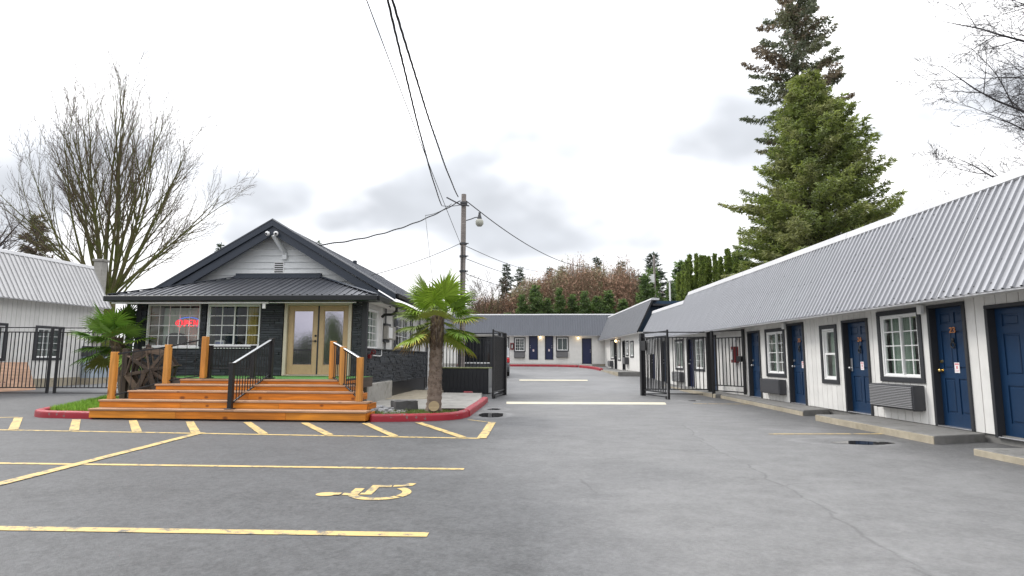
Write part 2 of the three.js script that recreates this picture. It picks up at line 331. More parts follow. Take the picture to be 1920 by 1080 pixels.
// ------------------------------------------------------------------ ground
function gy(z) { const d = -z - 20; if (d <= 0) return 0; const s = Math.min(d, 27); return s < 4 ? 0.03 * s * s / 8 : 0.03 * (s - 2); }
{
  const zs = [140, 60, 20, 4, -4, -12, -18, -20, -21, -22, -23, -24, -25, -26, -27, -28, -30, -32, -34, -36, -38, -40, -42, -44, -46, -47, -50, -60, -90, -200, -700], xs = [-700, -120, -60, -30, -20, -10, 0, 10, 20, 30, 60, 120, 700];
  const p = [], n = [], uv = [];
  const q = (x, z) => [x, gy(z), z];
  for (let i = 0; i < xs.length - 1; i++) for (let j = 0; j < zs.length - 1; j++) {
    const a = q(xs[i], zs[j]), b = q(xs[i + 1], zs[j]), c = q(xs[i + 1], zs[j + 1]), d = q(xs[i], zs[j + 1]);
    for (const k of [a, b, c, a, c, d]) { p.push(...k); uv.push(k[0], k[2]); const s = (gy(k[2] - 0.5) - gy(k[2] + 0.5)); const L = Math.hypot(1, s); n.push(0, 1 / L, s / L); }
  }
  const g = new THREE.BufferGeometry(); g.setAttribute('position', new THREE.Float32BufferAttribute(p, 3)); g.setAttribute('normal', new THREE.Float32BufferAttribute(n, 3)); g.setAttribute('uv', new THREE.Float32BufferAttribute(uv, 2)); g.userData.keepUV = true;
  M.asphalt = std('worn_asphalt', [1, 1, 1], { map: asphTile, roughness: 0.6, bumpMap: asphBump, bumpScale: 0.004 });
  tag(mesh('ground', g, M.asphalt), 'grey asphalt ground running back between the buildings', 'ground', null, 'structure');
}
// the car park itself: one sheet with its own stains, patches, cracks
const LX0 = -21, LX1 = 9, LZ0 = -21.9, LZ1 = 4.1;
const lot = (() => {
  const N = 2048, W = LX1 - LX0, D = LZ1 - LZ0, crack = new Float32Array(N * N), light = new Float32Array(N * N);
  const stamp = (arr, x, z, rad, val) => { const ci = (x - LX0) / W * N, cj = (z - LZ0) / D * N, ri = rad / W * N, rj = rad / D * N; for (let j = Math.floor(cj - rj - 1); j <= cj + rj + 1; j++) for (let i = Math.floor(ci - ri - 1); i <= ci + ri + 1; i++) { if (i < 0 || j < 0 || i >= N || j >= N) continue; const d = Math.hypot((i - ci) / Math.max(ri, 0.6), (j - cj) / Math.max(rj, 0.6)); if (d < 1.3) { const v = val * Math.max(0, Math.min(1, 1.3 - d)); if (v > arr[j * N + i]) arr[j * N + i] = v; } } };
  const r = rng(42);
  const line = (pts, w, val, jit, arr = crack, gap = 0) => { for (let k = 0; k < pts.length - 1; k++) { const [ax, az] = pts[k], [bx_, bz] = pts[k + 1], L = Math.hypot(bx_ - ax, bz - az), n = Math.ceil(L / 0.012); for (let i = 0; i <= n; i++) { const t = i / n, s = (k * 7 + t * L) * 3; if (gap && vnoise(s * 0.6, 3, 9) < gap) continue; const o = (fbm(s, k, 3, 7) - 0.5) * jit; stamp(arr, ax + (bx_ - ax) * t + o, az + (bz - az) * t + o * 0.6, w * (0.6 + 0.8 * vnoise(s * 2, 1, 4)), val * (0.6 + 0.4 * vnoise(s * 3, 8, 2))); } } };
  // long sealed joint running down the drive, and its lighter edge
  line([[3.35, -11.5], [2.95, -9.3], [2.78, -7], [2.62, -5], [2.45, -3.7], [2.3, -1.5]], 0.013, 0.6, 0.14, crack, 0.15);
  line([[3.40, -11.5], [3.00, -9.3], [2.84, -7], [2.68, -5], [2.52, -3.7], [2.38, -1.5]], 0.05, 0.22, 0.16, light, 0.25);
  line([[2.1, -8.4], [2.5, -8.2], [2.9, -8.5]], 0.012, 0.6, 0.3);
  line([[2.0, -6.1], [2.7, -6.0], [3.6, -6.4]], 0.010, 0.5, 0.3, crack, 0.4);
  line([[-0.4, -9.6], [0.3, -9.3], [0.9, -9.7], [1.6, -9.5]], 0.014, 0.6, 0.4, crack, 0.35);
  line([[0.2, -7.9], [0.8, -8.1], [1.1, -7.7]], 0.012, 0.5, 0.3, crack, 0.3);
  line([[0.75, -6.3], [0.82, -5.7]], 0.016, 0.5, 0.1);
  line([[-0.9, -8.6], [-0.5, -8.2], [-0.2, -8.5]], 0.012, 0.7, 0.3);
  line([[4.4, -4.4], [5.2, -4.9], [6.1, -4.6]], 0.010, 0.4, 0.4, crack, 0.4);
  line([[-5.5, -4.9], [-5.1, -5.6]], 0.008, 0.4, 0.1);
  // raking scuffs left of the wheelchair mark
  for (let k = 0; k < 150; k++) { const x = -2.6 + 1.5 * r(), z = -5.2 + 0.5 * (r() - 0.5); stamp(crack, x, z, 0.006 + 0.012 * r(), 0.35 + 0.4 * r()); }
  for (let k = 0; k < 60; k++) { const x = -5.6 + 2.5 * r(), z = -5.6 + 0.5 * (r() - 0.5); stamp(crack, x, z, 0.006 + 0.01 * r(), 0.3 + 0.3 * r()); }
  for (let k = 0; k < 420; k++) stamp(crack, LX0 + W * r(), -14 + 14 * r(), 0.006 + 0.012 * r() * r(), 0.25 + 0.45 * r());
  for (let k = 0; k < 200; k++) stamp(light, LX0 + W * r(), -14 + 14 * r(), 0.006 + 0.010 * r(), 0.5 + 0.5 * r());
  // oil drips in the bays and along the drive
  for (let k = 0; k < 46; k++) { const bay = k % 3, cx = bay < 2 ? -3.2 + 1.2 * r() - 4.5 * (bay) : 1.2 + 2.2 * r(), cz = bay < 2 ? -5.7 - 3.2 * (k % 2) + 0.8 * (r() - 0.5) : -4 - 11 * r(); for (let q = 0; q < 14; q++) stamp(crack, cx + 0.16 * (r() - 0.5), cz + 0.16 * (r() - 0.5), 0.01 + 0.035 * r() * r(), 0.12 + 0.22 * r()); }
  // dried mineral rims round the puddles and along the slabs
  const ring = (cx, cz, rx, rz, w, val) => { for (let a = 0; a < 6.283; a += 0.012) { const k = 1 + 0.28 * (fbm(Math.cos(a) * 2 + cx, Math.sin(a) * 2 + cz, 3, 3) - 0.5); stamp(light, cx + Math.cos(a) * rx * k, cz + Math.sin(a) * rz * k, w * (0.5 + vnoise(a * 4, cx, 5)), val * (0.5 + 0.5 * vnoise(a * 6, cz, 6))); } };
  ring(5.15, -9.25, 0.75, 0.42, 0.10, 0.55); ring(-0.45, -13.4, 0.42, 0.75, 0.10, 0.7); ring(-0.35, -14.9, 0.3, 0.5, 0.08, 0.5); ring(5.6, -18.0, 0.5, 0.5, 0.08, 0.6);
  line([[4.4, -10.9], [5.2, -10.6], [6.0, -11.4]], 0.16, 0.4, 0.8, light, 0.3);
  const d = new Uint8Array(N * N * 4), enc = v => Math.max(0, Math.min(255, Math.round(255 * Math.pow(Math.max(0, v), 1 / 2.2))));
  for (let j = 0; j < N; j++) for (let i = 0; i < N; i++) {
    const x = LX0 + (i + 0.5) / N * W, z = LZ0 + (j + 0.5) / N * D, o = j * N + i;
    const a = fbm(x * 0.35 + 40, z * 0.35, 5, 101), b = fbm(x * 1.6, z * 2.4, 4, 202), c = fbm(x * 9, z * 9, 2, 303), s = hash2(i, j, 404);
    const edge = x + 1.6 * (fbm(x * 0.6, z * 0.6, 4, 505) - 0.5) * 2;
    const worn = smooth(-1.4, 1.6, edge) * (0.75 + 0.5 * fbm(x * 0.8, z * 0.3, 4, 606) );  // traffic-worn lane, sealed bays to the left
    const slabside = smooth(4.6, 6.2, x + 1.0 * (b - 0.5));
    const d2 = fbm(x * 3.1 + 7, z * 5.2, 3, 707), blot = smooth(0.56, 0.72, fbm(x * 0.9 + 3, z * 1.4 + 8, 5, 808));
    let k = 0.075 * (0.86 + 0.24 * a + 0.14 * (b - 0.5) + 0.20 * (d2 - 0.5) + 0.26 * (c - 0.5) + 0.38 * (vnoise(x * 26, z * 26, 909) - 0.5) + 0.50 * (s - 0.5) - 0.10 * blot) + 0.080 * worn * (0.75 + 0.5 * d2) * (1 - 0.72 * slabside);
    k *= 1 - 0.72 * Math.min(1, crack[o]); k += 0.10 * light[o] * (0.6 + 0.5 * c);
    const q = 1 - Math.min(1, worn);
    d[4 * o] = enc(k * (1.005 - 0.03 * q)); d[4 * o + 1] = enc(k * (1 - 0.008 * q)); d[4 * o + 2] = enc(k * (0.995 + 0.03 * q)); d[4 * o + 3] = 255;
  }
  const t = new THREE.DataTexture(d, N, N); t.colorSpace = THREE.SRGBColorSpace; t.magFilter = THREE.LinearFilter; t.minFilter = THREE.LinearMipmapLinearFilter; t.generateMipmaps = true; t.wrapS = t.wrapT = THREE.RepeatWrapping; t.needsUpdate = true;
  const g = new THREE.BufferGeometry(), P = [[LX0, LZ0], [LX1, LZ0], [LX1, -20], [LX0, -20], [LX0, -20], [LX1, -20], [LX1, LZ1], [LX0, LZ1]];
  const pos = [], uv = [], nor = []; for (const [x, z] of P) { pos.push(x, gy(z) + 0.006, z); uv.push((x - LX0) / W, (z - LZ0) / D); nor.push(0, 1, 0); }
  g.setAttribute('position', new THREE.Float32BufferAttribute(pos, 3)); g.setAttribute('normal', new THREE.Float32BufferAttribute(nor, 3)); g.setAttribute('uv', new THREE.Float32BufferAttribute(uv, 2)); g.setIndex([0, 3, 2, 0, 2, 1, 4, 7, 6, 4, 6, 5]); g.userData.keepUV = true;
  const bump = retile(asphBump, W / 1.7, D / 1.7);
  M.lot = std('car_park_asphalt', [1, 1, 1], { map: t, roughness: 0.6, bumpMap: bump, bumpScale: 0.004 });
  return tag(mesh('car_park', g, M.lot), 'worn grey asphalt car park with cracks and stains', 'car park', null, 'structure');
})();
function poly(pts, y, seg) { // flat polygon from [x,z] list, facing up
  const s = new THREE.Shape(pts.map(([x, z]) => new THREE.Vector2(x, -z))); const g = new THREE.ShapeGeometry(s, seg); g.rotateX(-Math.PI / 2); g.translate(0, y, 0); return g;
}
function slabPoly(pts, y0, y1, bev = 0.008) { const s = new THREE.Shape(pts.map(([x, z]) => new THREE.Vector2(x, -z))); const g = new THREE.ExtrudeGeometry(s, { depth: y1 - y0 - bev, bevelEnabled: true, bevelSize: bev, bevelThickness: bev, bevelOffset: -bev, bevelSegments: 2 }); g.rotateX(-Math.PI / 2); g.translate(0, y0, 0); return g; }
let markY = 0.0105;
function stripe(name, a, b, w, mat = M.paint, y = markY) {
  const dx = b[0] - a[0], dz = b[1] - a[1], L = Math.hypot(dx, dz), nx = -dz / L * w / 2, nz = dx / L * w / 2, r = rng(Math.abs(Math.round(a[0] * 991 + b[1] * 577)));
  const n = Math.max(2, Math.round(L / 0.25)), A = [], B = [];
  for (let i = 0; i <= n; i++) { const t = i / n, j = 0.012 * (r() - 0.5), k = 0.012 * (r() - 0.5); A.push([a[0] + dx * t + nx * (1 + j * 8), a[1] + dz * t + nz * (1 + j * 8)]); B.push([a[0] + dx * t - nx * (1 + k * 8), a[1] + dz * t - nz * (1 + k * 8)]); }
  return mesh(name, poly([...A, ...B.reverse()], y), mat, lot);
}
const HY = 0.0105, HY2 = 0.0145;
// bay lines
stripe('parking_line', [-14, -4.93], [-0.58, -4.35], 0.105);
stripe('parking_line', [-14, -7.58], [-0.52, -6.85], 0.095);
stripe('crossing_line', [-15, -11.06], [-0.47, -9.44], 0.10);
stripe('crossing_line', [-0.445, -9.44], [-0.35, -11.80], 0.15, M.paint, HY2);
stripe('crossing_line', [-0.36, -11.77], [-0.86, -12.3], 0.06, M.paint, HY);
stripe('parking_line', [-5.16, -10.05], [-5.0, -5.0], 0.14, M.paint, HY2);
stripe('crossing_line', [-12.6, -12.0], [-10.3, -12.55], 0.10);
for (const [ax, az, bx_, bz] of [[-10.18, -12.42, -8.60, -10.40], [-8.75, -12.1, -7.46, -10.28], [-7.52, -11.95, -6.28, -10.12], [-6.28, -11.75, -5.24, -10.02], [-5.12, -11.68, -4.06, -9.90], [-3.98, -11.6, -2.94, -9.78], [-2.79, -11.55, -1.86, -9.66], [-1.79, -11.7, -0.75, -9.54]]) stripe('hatch_bar', [ax, az], [bx_, bz], 0.14, M.paint, HY2);
stripe('parking_line', [4.35, -10.08], [6.3, -10.14], 0.07, M.paint, HY);
stripe('parking_line', [5.2, -16.9], [7.0, -16.7], 0.07, M.paint, HY);
stripe('parking_line', [-14.2, -24.6], [-12.0, -24.4], 0.14, M.paint, gy(-24.6) + 0.012);
// wheelchair mark, lying with its head to the left; u to the left (up of the figure), v away
{
  const O = [-0.955, -5.64], at = (u, v) => [O[0] - u, O[1] - v]; // u from feet to head, v from back to knees
  const P = (pts, y = HY) => mesh('wheelchair_mark', poly(pts.map(([u, v]) => at(u, v)), y), M.paint, lot);
  const circ = []; for (let i = 0; i < 22; i++) { const a = i / 22 * 6.2832; circ.push([0.735 + 0.095 * Math.cos(a), -0.045 + 0.075 * Math.sin(a)]); }
  P(circ);
  P([[0.66, -0.085], [0.60, -0.085], [0.60, -0.005], [0.66, -0.005]], HY2);
  P([[0.585, -0.085], [0.585, 0.005], [0.53, 0.005], [0.53, 0.20], [0.44, 0.20], [0.44, -0.085]]);
  P([[0.425, -0.06], [0.425, 0.01], [0.395, 0.01], [0.395, 0.345], [0.20, 0.345], [0.20, 0.265], [0.315, 0.265], [0.315, -0.06]]);
  P([[0.185, 0.345], [0.08, 0.385], [0.045, 0.44], [-0.02, 0.43], [0.0, 0.33], [0.05, 0.30], [0.185, 0.27]]);
  const arc = (a0, a1) => { const o = [], n = 22; for (let i = 0; i <= n; i++) { const a = a0 + (a1 - a0) * i / n; o.push([0.255 + 0.29 * Math.cos(a), 0.02 + 0.29 * Math.sin(a)]); } for (let i = n; i >= 0; i--) { const a = a0 + (a1 - a0) * i / n; o.push([0.255 + 0.205 * Math.cos(a), 0.02 + 0.205 * Math.sin(a)]); } return o; };
  P(arc(-0.42, -2.45)); P(arc(-2.55, -4.05));
}
// puddles
function puddle(cx, cz, rx, rz, seed) { const pts = []; for (let i = 0; i < 40; i++) { const a = i / 40 * 6.2832, k = 1 + 0.7 * (fbm(Math.cos(a) * 1.6 + seed, Math.sin(a) * 1.6, 3, seed) - 0.5); pts.push([cx + Math.cos(a) * rx * k, cz + Math.sin(a) * rz * k]); } mesh('puddle', poly(pts, 0.0100), M.water, lot); }
puddle(5.35, -9.05, 0.42, 0.20, 3); puddle(-0.42, -13.35, 0.26, 0.48, 8); puddle(-0.40, -14.85, 0.16, 0.22, 12); puddle(5.6, -18.0, 0.2, 0.14, 15);
// painted humps across the drive
function hump(name, x0, x1, z, w, h, mat, label) {
  const n = 10, s = new THREE.Shape(); s.moveTo(-w / 2, 0); for (let i = 0; i <= n; i++) { const t = i / n; s.lineTo(-w / 2 + w * t, h * Math.sin(Math.PI * t)); } s.lineTo(w / 2, 0);
  const g = new THREE.ExtrudeGeometry(s, { depth: x1 - x0, bevelEnabled: false, steps: 1 }); g.rotateY(Math.PI / 2);
  const m = mesh(name, g, mat); m.position.set(x0, gy(z) + 0.004, z); m.rotation.y = -0.02; return tag(m, label, 'speed hump', 'humps across the drive');
}
hump('speed_hump', -0.1, 4.35, -16.85, 0.42, 0.045, M.paintPale, 'long cream painted hump across the drive just before the gates');
hump('speed_hump', 0.45, 3.75, -28.9, 0.5, 0.045, M.paintPale, 'pale painted hump across the drive beyond the gates');

// kerbs
function kerb(pts, w, h, mat, name, label, group) {
  const c = new THREE.CatmullRomCurve3(pts.map(([x, z, y]) => V(x, y || 0, z)), false, 'centripetal'), n = pts.length * 8;
  const prof = [[-w / 2, -0.02], [-w / 2, h * 0.72], [-w * 0.42, h * 0.90], [-w * 0.26, h], [w * 0.26, h], [w * 0.42, h * 0.90], [w / 2, h * 0.72], [w / 2, -0.02]];
  const p = [], idx = [], R = rng(5);
  for (let i = 0; i <= n; i++) { const P = c.getPoint(i / n), T = c.getTangent(i / n), s = V(-T.z, 0, T.x).normalize(), k = 1 + 0.05 * (R() - 0.5); for (const [a, b] of prof) p.push(P.x + s.x * a, P.y + b * k, P.z + s.z * a); }
  const m = prof.length; for (let i = 0; i < n; i++) for (let j = 0; j < m - 1; j++) { const a = i * m + j, b = a + 1, cc = a + m, d = cc + 1; idx.push(a, cc, b, b, cc, d); }
  for (let j = 1; j < m - 1; j++) { idx.push(0, j, j + 1); const o = n * m; idx.push(o, o + j + 1, o + j); }
  const g = new THREE.BufferGeometry(); g.setAttribute('position', new THREE.Float32BufferAttribute(p, 3)); g.setIndex(idx); g.computeVertexNormals();
  return tag(mesh(name, g, mat), label, 'kerb', group);
}
kerb([[-2.78, -11.93], [-2.2, -11.98], [-1.62, -12.12], [-1.18, -12.4], [-0.98, -12.9]], 0.19, 0.15, M.kerbRed, 'painted_kerb', 'red painted kerb curving in front of the palm tree', 'red kerbs by the steps');
kerb([[-0.97, -12.98], [-0.90, -14.2], [-0.80, -15.9], [-0.74, -17.4]], 0.19, 0.15, M.kerbRed, 'painted_kerb', 'red painted kerb running back from the palm towards the open gate', 'red kerbs by the steps');
kerb([[-8.52, -12.35], [-9.2, -12.45], [-9.75, -12.58], [-10.12, -12.9], [-10.35, -13.5]], 0.19, 0.15, M.kerbRed, 'painted_kerb', 'red painted kerb rounding the grass wedge left of the steps', 'red kerbs by the steps');
tag(mesh('kerb_stub', bbox(-0.16, 0.16, 0, 0.12, -0.1, 0.1, 0.02), M.kerbRed, null, [-1.44, 0.02, -20.4]), 'short red concrete stub on the pavement before the black planter', 'kerb');
kerb([[-4, -44.75, gy(-44.7)], [1.0, -44.9, gy(-44.8)], [3.4, -44.6, gy(-44.6)], [5.0, -43.6, gy(-43.6)]], 0.22, 0.16, M.kerbRed, 'painted_kerb', 'long faded red kerb along the row at the end of the drive', 'red kerbs at the end of the drive');
kerb([[5.15, -43.3, gy(-43.3)], [5.75, -41.2, gy(-41.2)], [5.95, -38.6, gy(-38.6)]], 0.22, 0.17, M.kerbRed, 'painted_kerb', 'broken red kerb turning the corner at the end of the drive', 'red kerbs at the end of the drive');
// pavements and beds
const struct = (name, geo, mat, label, cat) => tag(mesh(name, geo, mat), label, cat || name.replace(/_/g, ' '), null, 'structure');
struct('pavement', [slabPoly([[-3.62, -13.55], [-2.42, -13.62], [-1.55, -13.5], [-1.02, -13.3], [-0.98, -14.3], [-0.88, -16.2], [-0.84, -17.45]].concat([[-0.95, -20.1], [-2.4, -20.3], [-2.4, -17.0], [-3.58, -16.9]]), 0, 0.105)], M.conc, 'pale concrete pavement behind the palm tree');
struct('pavement', [slabPoly([[-3.9, -16.92], [-2.42, -17.02], [-2.42, -21.9], [-4.2, -21.9]], 0, 0.112)], M.concTan, 'tan concrete pavement beside the dark stone wall');
struct('planting_bed', [slabPoly([[-2.86, -11.98], [-2.2, -12.06], [-1.62, -12.2], [-1.22, -12.45], [-1.08, -12.9], [-1.06, -13.28], [-1.55, -13.47], [-2.42, -13.59], [-3.62, -13.52], [-3.6, -12.2]], 0, 0.10, 0.02)], M.soil, 'soil bed round the palm tree inside the red kerb');
struct('grass_bed', [slabPoly([[-8.5, -12.42], [-9.2, -12.53], [-9.72, -12.66], [-10.0, -12.95], [-10.25, -13.5], [-11.6, -17.2], [-9.0, -15.6], [-8.4, -14.0]], 0, 0.11, 0.03)], M.lawn, 'earth under the grass wedge left of the steps');
struct('soil_strip', [slabPoly([[-8.4, -12.9], [-9.0, -15.5], [-11.4, -17.3], [-11.2, -17.9], [-9.9, -16.0], [-9.6, -15.7], [-4.5, -15.4], [-4.5, -14.0]], 0, 0.05, 0.02)], M.soil, 'dark soil beside the steps under the porch');
// grass and ground cover blades
function blades(name, pts, n, h, cols, seed, label, y0) {
  const L = new Leaves(), r = rng(seed); let x0 = 1e9, x1 = -1e9, z0 = 1e9, z1 = -1e9; for (const [x, z] of pts) { x0 = Math.min(x0, x); x1 = Math.max(x1, x); z0 = Math.min(z0, z); z1 = Math.max(z1, z); }
  const inside = (x, z) => { let c = false; for (let i = 0, j = pts.length - 1; i < pts.length; j = i++) { const [xi, zi] = pts[i], [xj, zj] = pts[j]; if ((zi > z) !== (zj > z) && x < (xj - xi) * (z - zi) / (zj - zi) + xi) c = !c; } return c; };
  for (let k = 0, t = 0; k < n && t < n * 9; t++) { const x = x0 + (x1 - x0) * r(), z = z0 + (z1 - z0) * r(); if (!inside(x, z)) continue; const d = fbm(x * 4, z * 4, 3, seed); if (r() > 0.25 + d) continue; k++; const a = r() * 6.283, hh = h * (0.5 + 0.9 * r()) * (0.6 + 0.8 * d), c = cols[Math.floor(r() * cols.length)], q = 0.75 + 0.5 * r(); L.tri(V(x, y0, z), V(Math.cos(a) * hh * 0.5, hh, Math.sin(a) * hh * 0.5), V(Math.cos(a + 1.5) * 0.006, 0, Math.sin(a + 1.5) * 0.006), [c[0] * q, c[1] * q, c[2] * q]); }
  return tag(mesh(name, L.geo(), M.leaf), label, 'grass', null, 'stuff');
}
const GREENS = [[0.17, 0.34, 0.02], [0.21, 0.39, 0.03], [0.14, 0.28, 0.02], [0.27, 0.42, 0.05]];
blades('grass', [[-8.5, -12.48], [-9.2, -12.6], [-9.72, -12.72], [-9.98, -13.0], [-10.22, -13.5], [-11.5, -17.1], [-9.0, -15.5], [-8.45, -14.0]], 26000, 0.10, GREENS, 11, 'bright green grass wedge left of the wooden steps', 0.10);
blades('ground_cover', [[-2.8, -12.1], [-2.2, -12.15], [-1.62, -12.28], [-1.3, -12.5], [-1.15, -13.2], [-1.6, -13.4], [-2.3, -13.4], [-2.4, -12.9], [-3.1, -12.8], [-3.3, -12.3]], 5200, 0.055, [[0.10, 0.19, 0.025], [0.16, 0.22, 0.04], [0.2, 0.18, 0.07], [0.07, 0.13, 0.02]], 12, 'mossy low weeds in the bed round the palm', 0.095);
// grey stones beside the steps
{
  const r = rng(77), g = new THREE.IcosahedronGeometry(1, 1), p = g.attributes.position; for (let i = 0; i < p.count; i++) { const k = 0.82 + 0.36 * vnoise(p.getX(i) * 2 + 5, p.getY(i) * 2 + p.getZ(i), 4); p.setXYZ(i, p.getX(i) * k, p.getY(i) * k, p.getZ(i) * k); } g.computeVertexNormals(); boxUV(g);
  const N = 420, im = new THREE.InstancedMesh(g, std('pebble_stone', [0.34, 0.345, 0.36], { map: concT, roughness: 0.85 }), N), m = new THREE.Matrix4(), q = new THREE.Quaternion(), e = new THREE.Euler(), c = new THREE.Color();
  for (let i = 0; i < N; i++) { const x = -3.45 + 1.2 * r(), z = -12.5 - 1.0 * r(), s = 0.025 + 0.04 * r() * r(); e.set(0.3 * r(), 6.28 * r(), 0.3 * r()); m.compose(V(x, 0.10 + s * 0.2 + 0.10 * Math.max(0, 1 - Math.hypot((x + 2.95) / 0.7, (z + 13.1) / 0.6)), z), q.setFromEuler(e), V(s * 1.4, s * 0.55, s)); im.setMatrixAt(i, m); const k = 0.35 + 1.1 * r(); im.setColorAt(i, c.setRGB(k, k, k * 1.03)); }
  im.name = numbered('stones'); im.castShadow = im.receiveShadow = true; scene.add(im); tag(im, 'heap of small grey stones at the right foot of the steps', 'stones', null, 'stuff');
  const rk = thing('rock_slab', 'dark blocky rock slab between the grey stones and the palm', 'rock', [-2.35, 0.09, -13.25], 0.5);
  const rg = new THREE.BoxGeometry(0.5, 0.26, 0.34, 8, 5, 6), rp = rg.attributes.position; for (let i = 0; i < rp.count; i++) { const a = fbm(rp.getX(i) * 9 + 3, rp.getY(i) * 9 + rp.getZ(i) * 7, 3, 4) - 0.5; rp.setXYZ(i, rp.getX(i) * (1 + 0.3 * a), rp.getY(i) * (1 + 0.35 * a) + 0.1, rp.getZ(i) * (1 + 0.3 * a)); } rg.computeVertexNormals();
  mesh('rock_body', rg, M.rock[2], rk);
  tag(mesh('edging_plank', plank(-0.32, 0.32, 0, 0.06, -0.02, 0.02, 5), M.oldWood[0], null, [-1.32, 0.10, -13.25]), 'dark timber edging lying behind the palm base', 'edging');
}

// ------------------------------------------------------------------ shared building pieces (x along the wall, y up, z outwards)
const font = await new FontLoader().loadAsync('fonts/droid/droid_sans_bold.typeface.json');
function text(s, size, depth) { const g = new TextGeometry(s, { font, size, depth, curveSegments: 4, bevelEnabled: false }); g.computeBoundingBox(); const b = g.boundingBox; g.translate(-(b.min.x + b.max.x) / 2, -(b.min.y + b.max.y) / 2, 0); return g; }
function cells(x0, x1, y0, y1, holes) { // rectangles of a wall strip that miss the holes
  const xs = [x0, x1]; for (const h of holes) for (const v of [h[0], h[1]]) if (v > x0 + 1e-4 && v < x1 - 1e-4) xs.push(v); xs.sort((a, b) => a - b);
  const out = [];
  for (let i = 0; i < xs.length - 1; i++) { const m = (xs[i] + xs[i + 1]) / 2; let spans = [[y0, y1]]; for (const h of holes) if (m > h[0] && m < h[1]) { const n = []; for (const [a, b] of spans) { if (h[2] > a) n.push([a, Math.min(b, h[2])]); if (h[3] < b) n.push([Math.max(a, h[3]), b]); } spans = n.filter(([a, b]) => b - a > 0.004); } for (const [a, b] of spans) out.push([xs[i], xs[i + 1], a, b]); }
  return out;
}
function wallBoxes(x0, x1, y0, y1, z0, z1, holes) { return cells(x0, x1, y0, y1, holes).map(([a, b, c, d]) => bx(a, b, c, d, z0, z1)); }
// ribbed steel sheet: x along eave, s up the slope (len(x)), lifted h at ribs
function ribSheet(x0, x1, sp, h, len, O, ex, ey, ez, phase = 0, low = () => 0) {
  const xs = [[x0, 0]]; const k0 = Math.floor((x0 - phase) / sp) - 1, k1 = Math.ceil((x1 - phase) / sp) + 1;
  for (let k = k0; k <= k1; k++) { const b = phase + k * sp; for (const [d, z] of [[0, 0], [0.010, h], [0.044, h], [0.054, 0]]) if (b + d > x0 + 1e-4 && b + d < x1 - 1e-4) xs.push([b + d, z]); }
  xs.push([x1, 0]);
  const P = [], at = (x, s, z) => [O[0] + ex[0] * x + ey[0] * s + ez[0] * z, O[1] + ex[1] * x + ey[1] * s + ez[1] * z, O[2] + ex[2] * x + ey[2] * s + ez[2] * z], UV = [];
  for (let i = 0; i < xs.length - 1; i++) {
    const [xa, za] = xs[i], [xb, zb] = xs[i + 1], la = Math.max(low(xa), len(xa)), lb = Math.max(low(xb), len(xb)); if (la <= low(xa) + 1e-4 && lb <= low(xb) + 1e-4) continue;
    const a = at(xa, low(xa), za), b = at(xb, low(xb), zb), c = at(xb, lb, zb), d = at(xa, la, za);
    P.push(...a, ...b, ...c, ...a, ...c, ...d); UV.push(xa, low(xa), xb, low(xb), xb, lb, xa, low(xa), xb, lb, xa, la);
  }
  const g = new THREE.BufferGeometry(); g.setAttribute('position', new THREE.Float32BufferAttribute(P, 3)); g.setAttribute('uv', new THREE.Float32BufferAttribute(UV, 2)); g.computeVertexNormals(); g.userData.keepUV = true; return g;
}
function polyZY(pts, x0, x1) { // extrude a (z,y) outline along x
  const s = new THREE.Shape(pts.map(([z, y]) => new THREE.Vector2(-z, y))); const g = new THREE.ExtrudeGeometry(s, { depth: x1 - x0, bevelEnabled: false }); g.rotateY(Math.PI / 2); g.translate(x0, 0, 0); return g;
}
function polyXY(pts, z0, z1) { const s = new THREE.Shape(pts.map(([x, y]) => new THREE.Vector2(x, y))); const g = new THREE.ExtrudeGeometry(s, { depth: z1 - z0, bevelEnabled: false }); g.translate(0, 0, z0); return g; }
const inner = (o, c) => [o.a + c, o.b - c, o.y0 + c, o.y1 - c];
function curtainGeo(x0, x1, y0, y1, z, folds, amp = 0.025) {
  const n = folds * 6, g = new THREE.PlaneGeometry(x1 - x0, y1 - y0, n, 1), p = g.attributes.position; for (let i = 0; i < p.count; i++) p.setZ(i, amp * Math.sin((p.getX(i) - x0) / (x1 - x0) * folds * 6.283) + 0.4 * amp * Math.sin(p.getX(i) * 31)); g.translate((x0 + x1) / 2, (y0 + y1) / 2, z); g.computeVertexNormals(); return g;
}
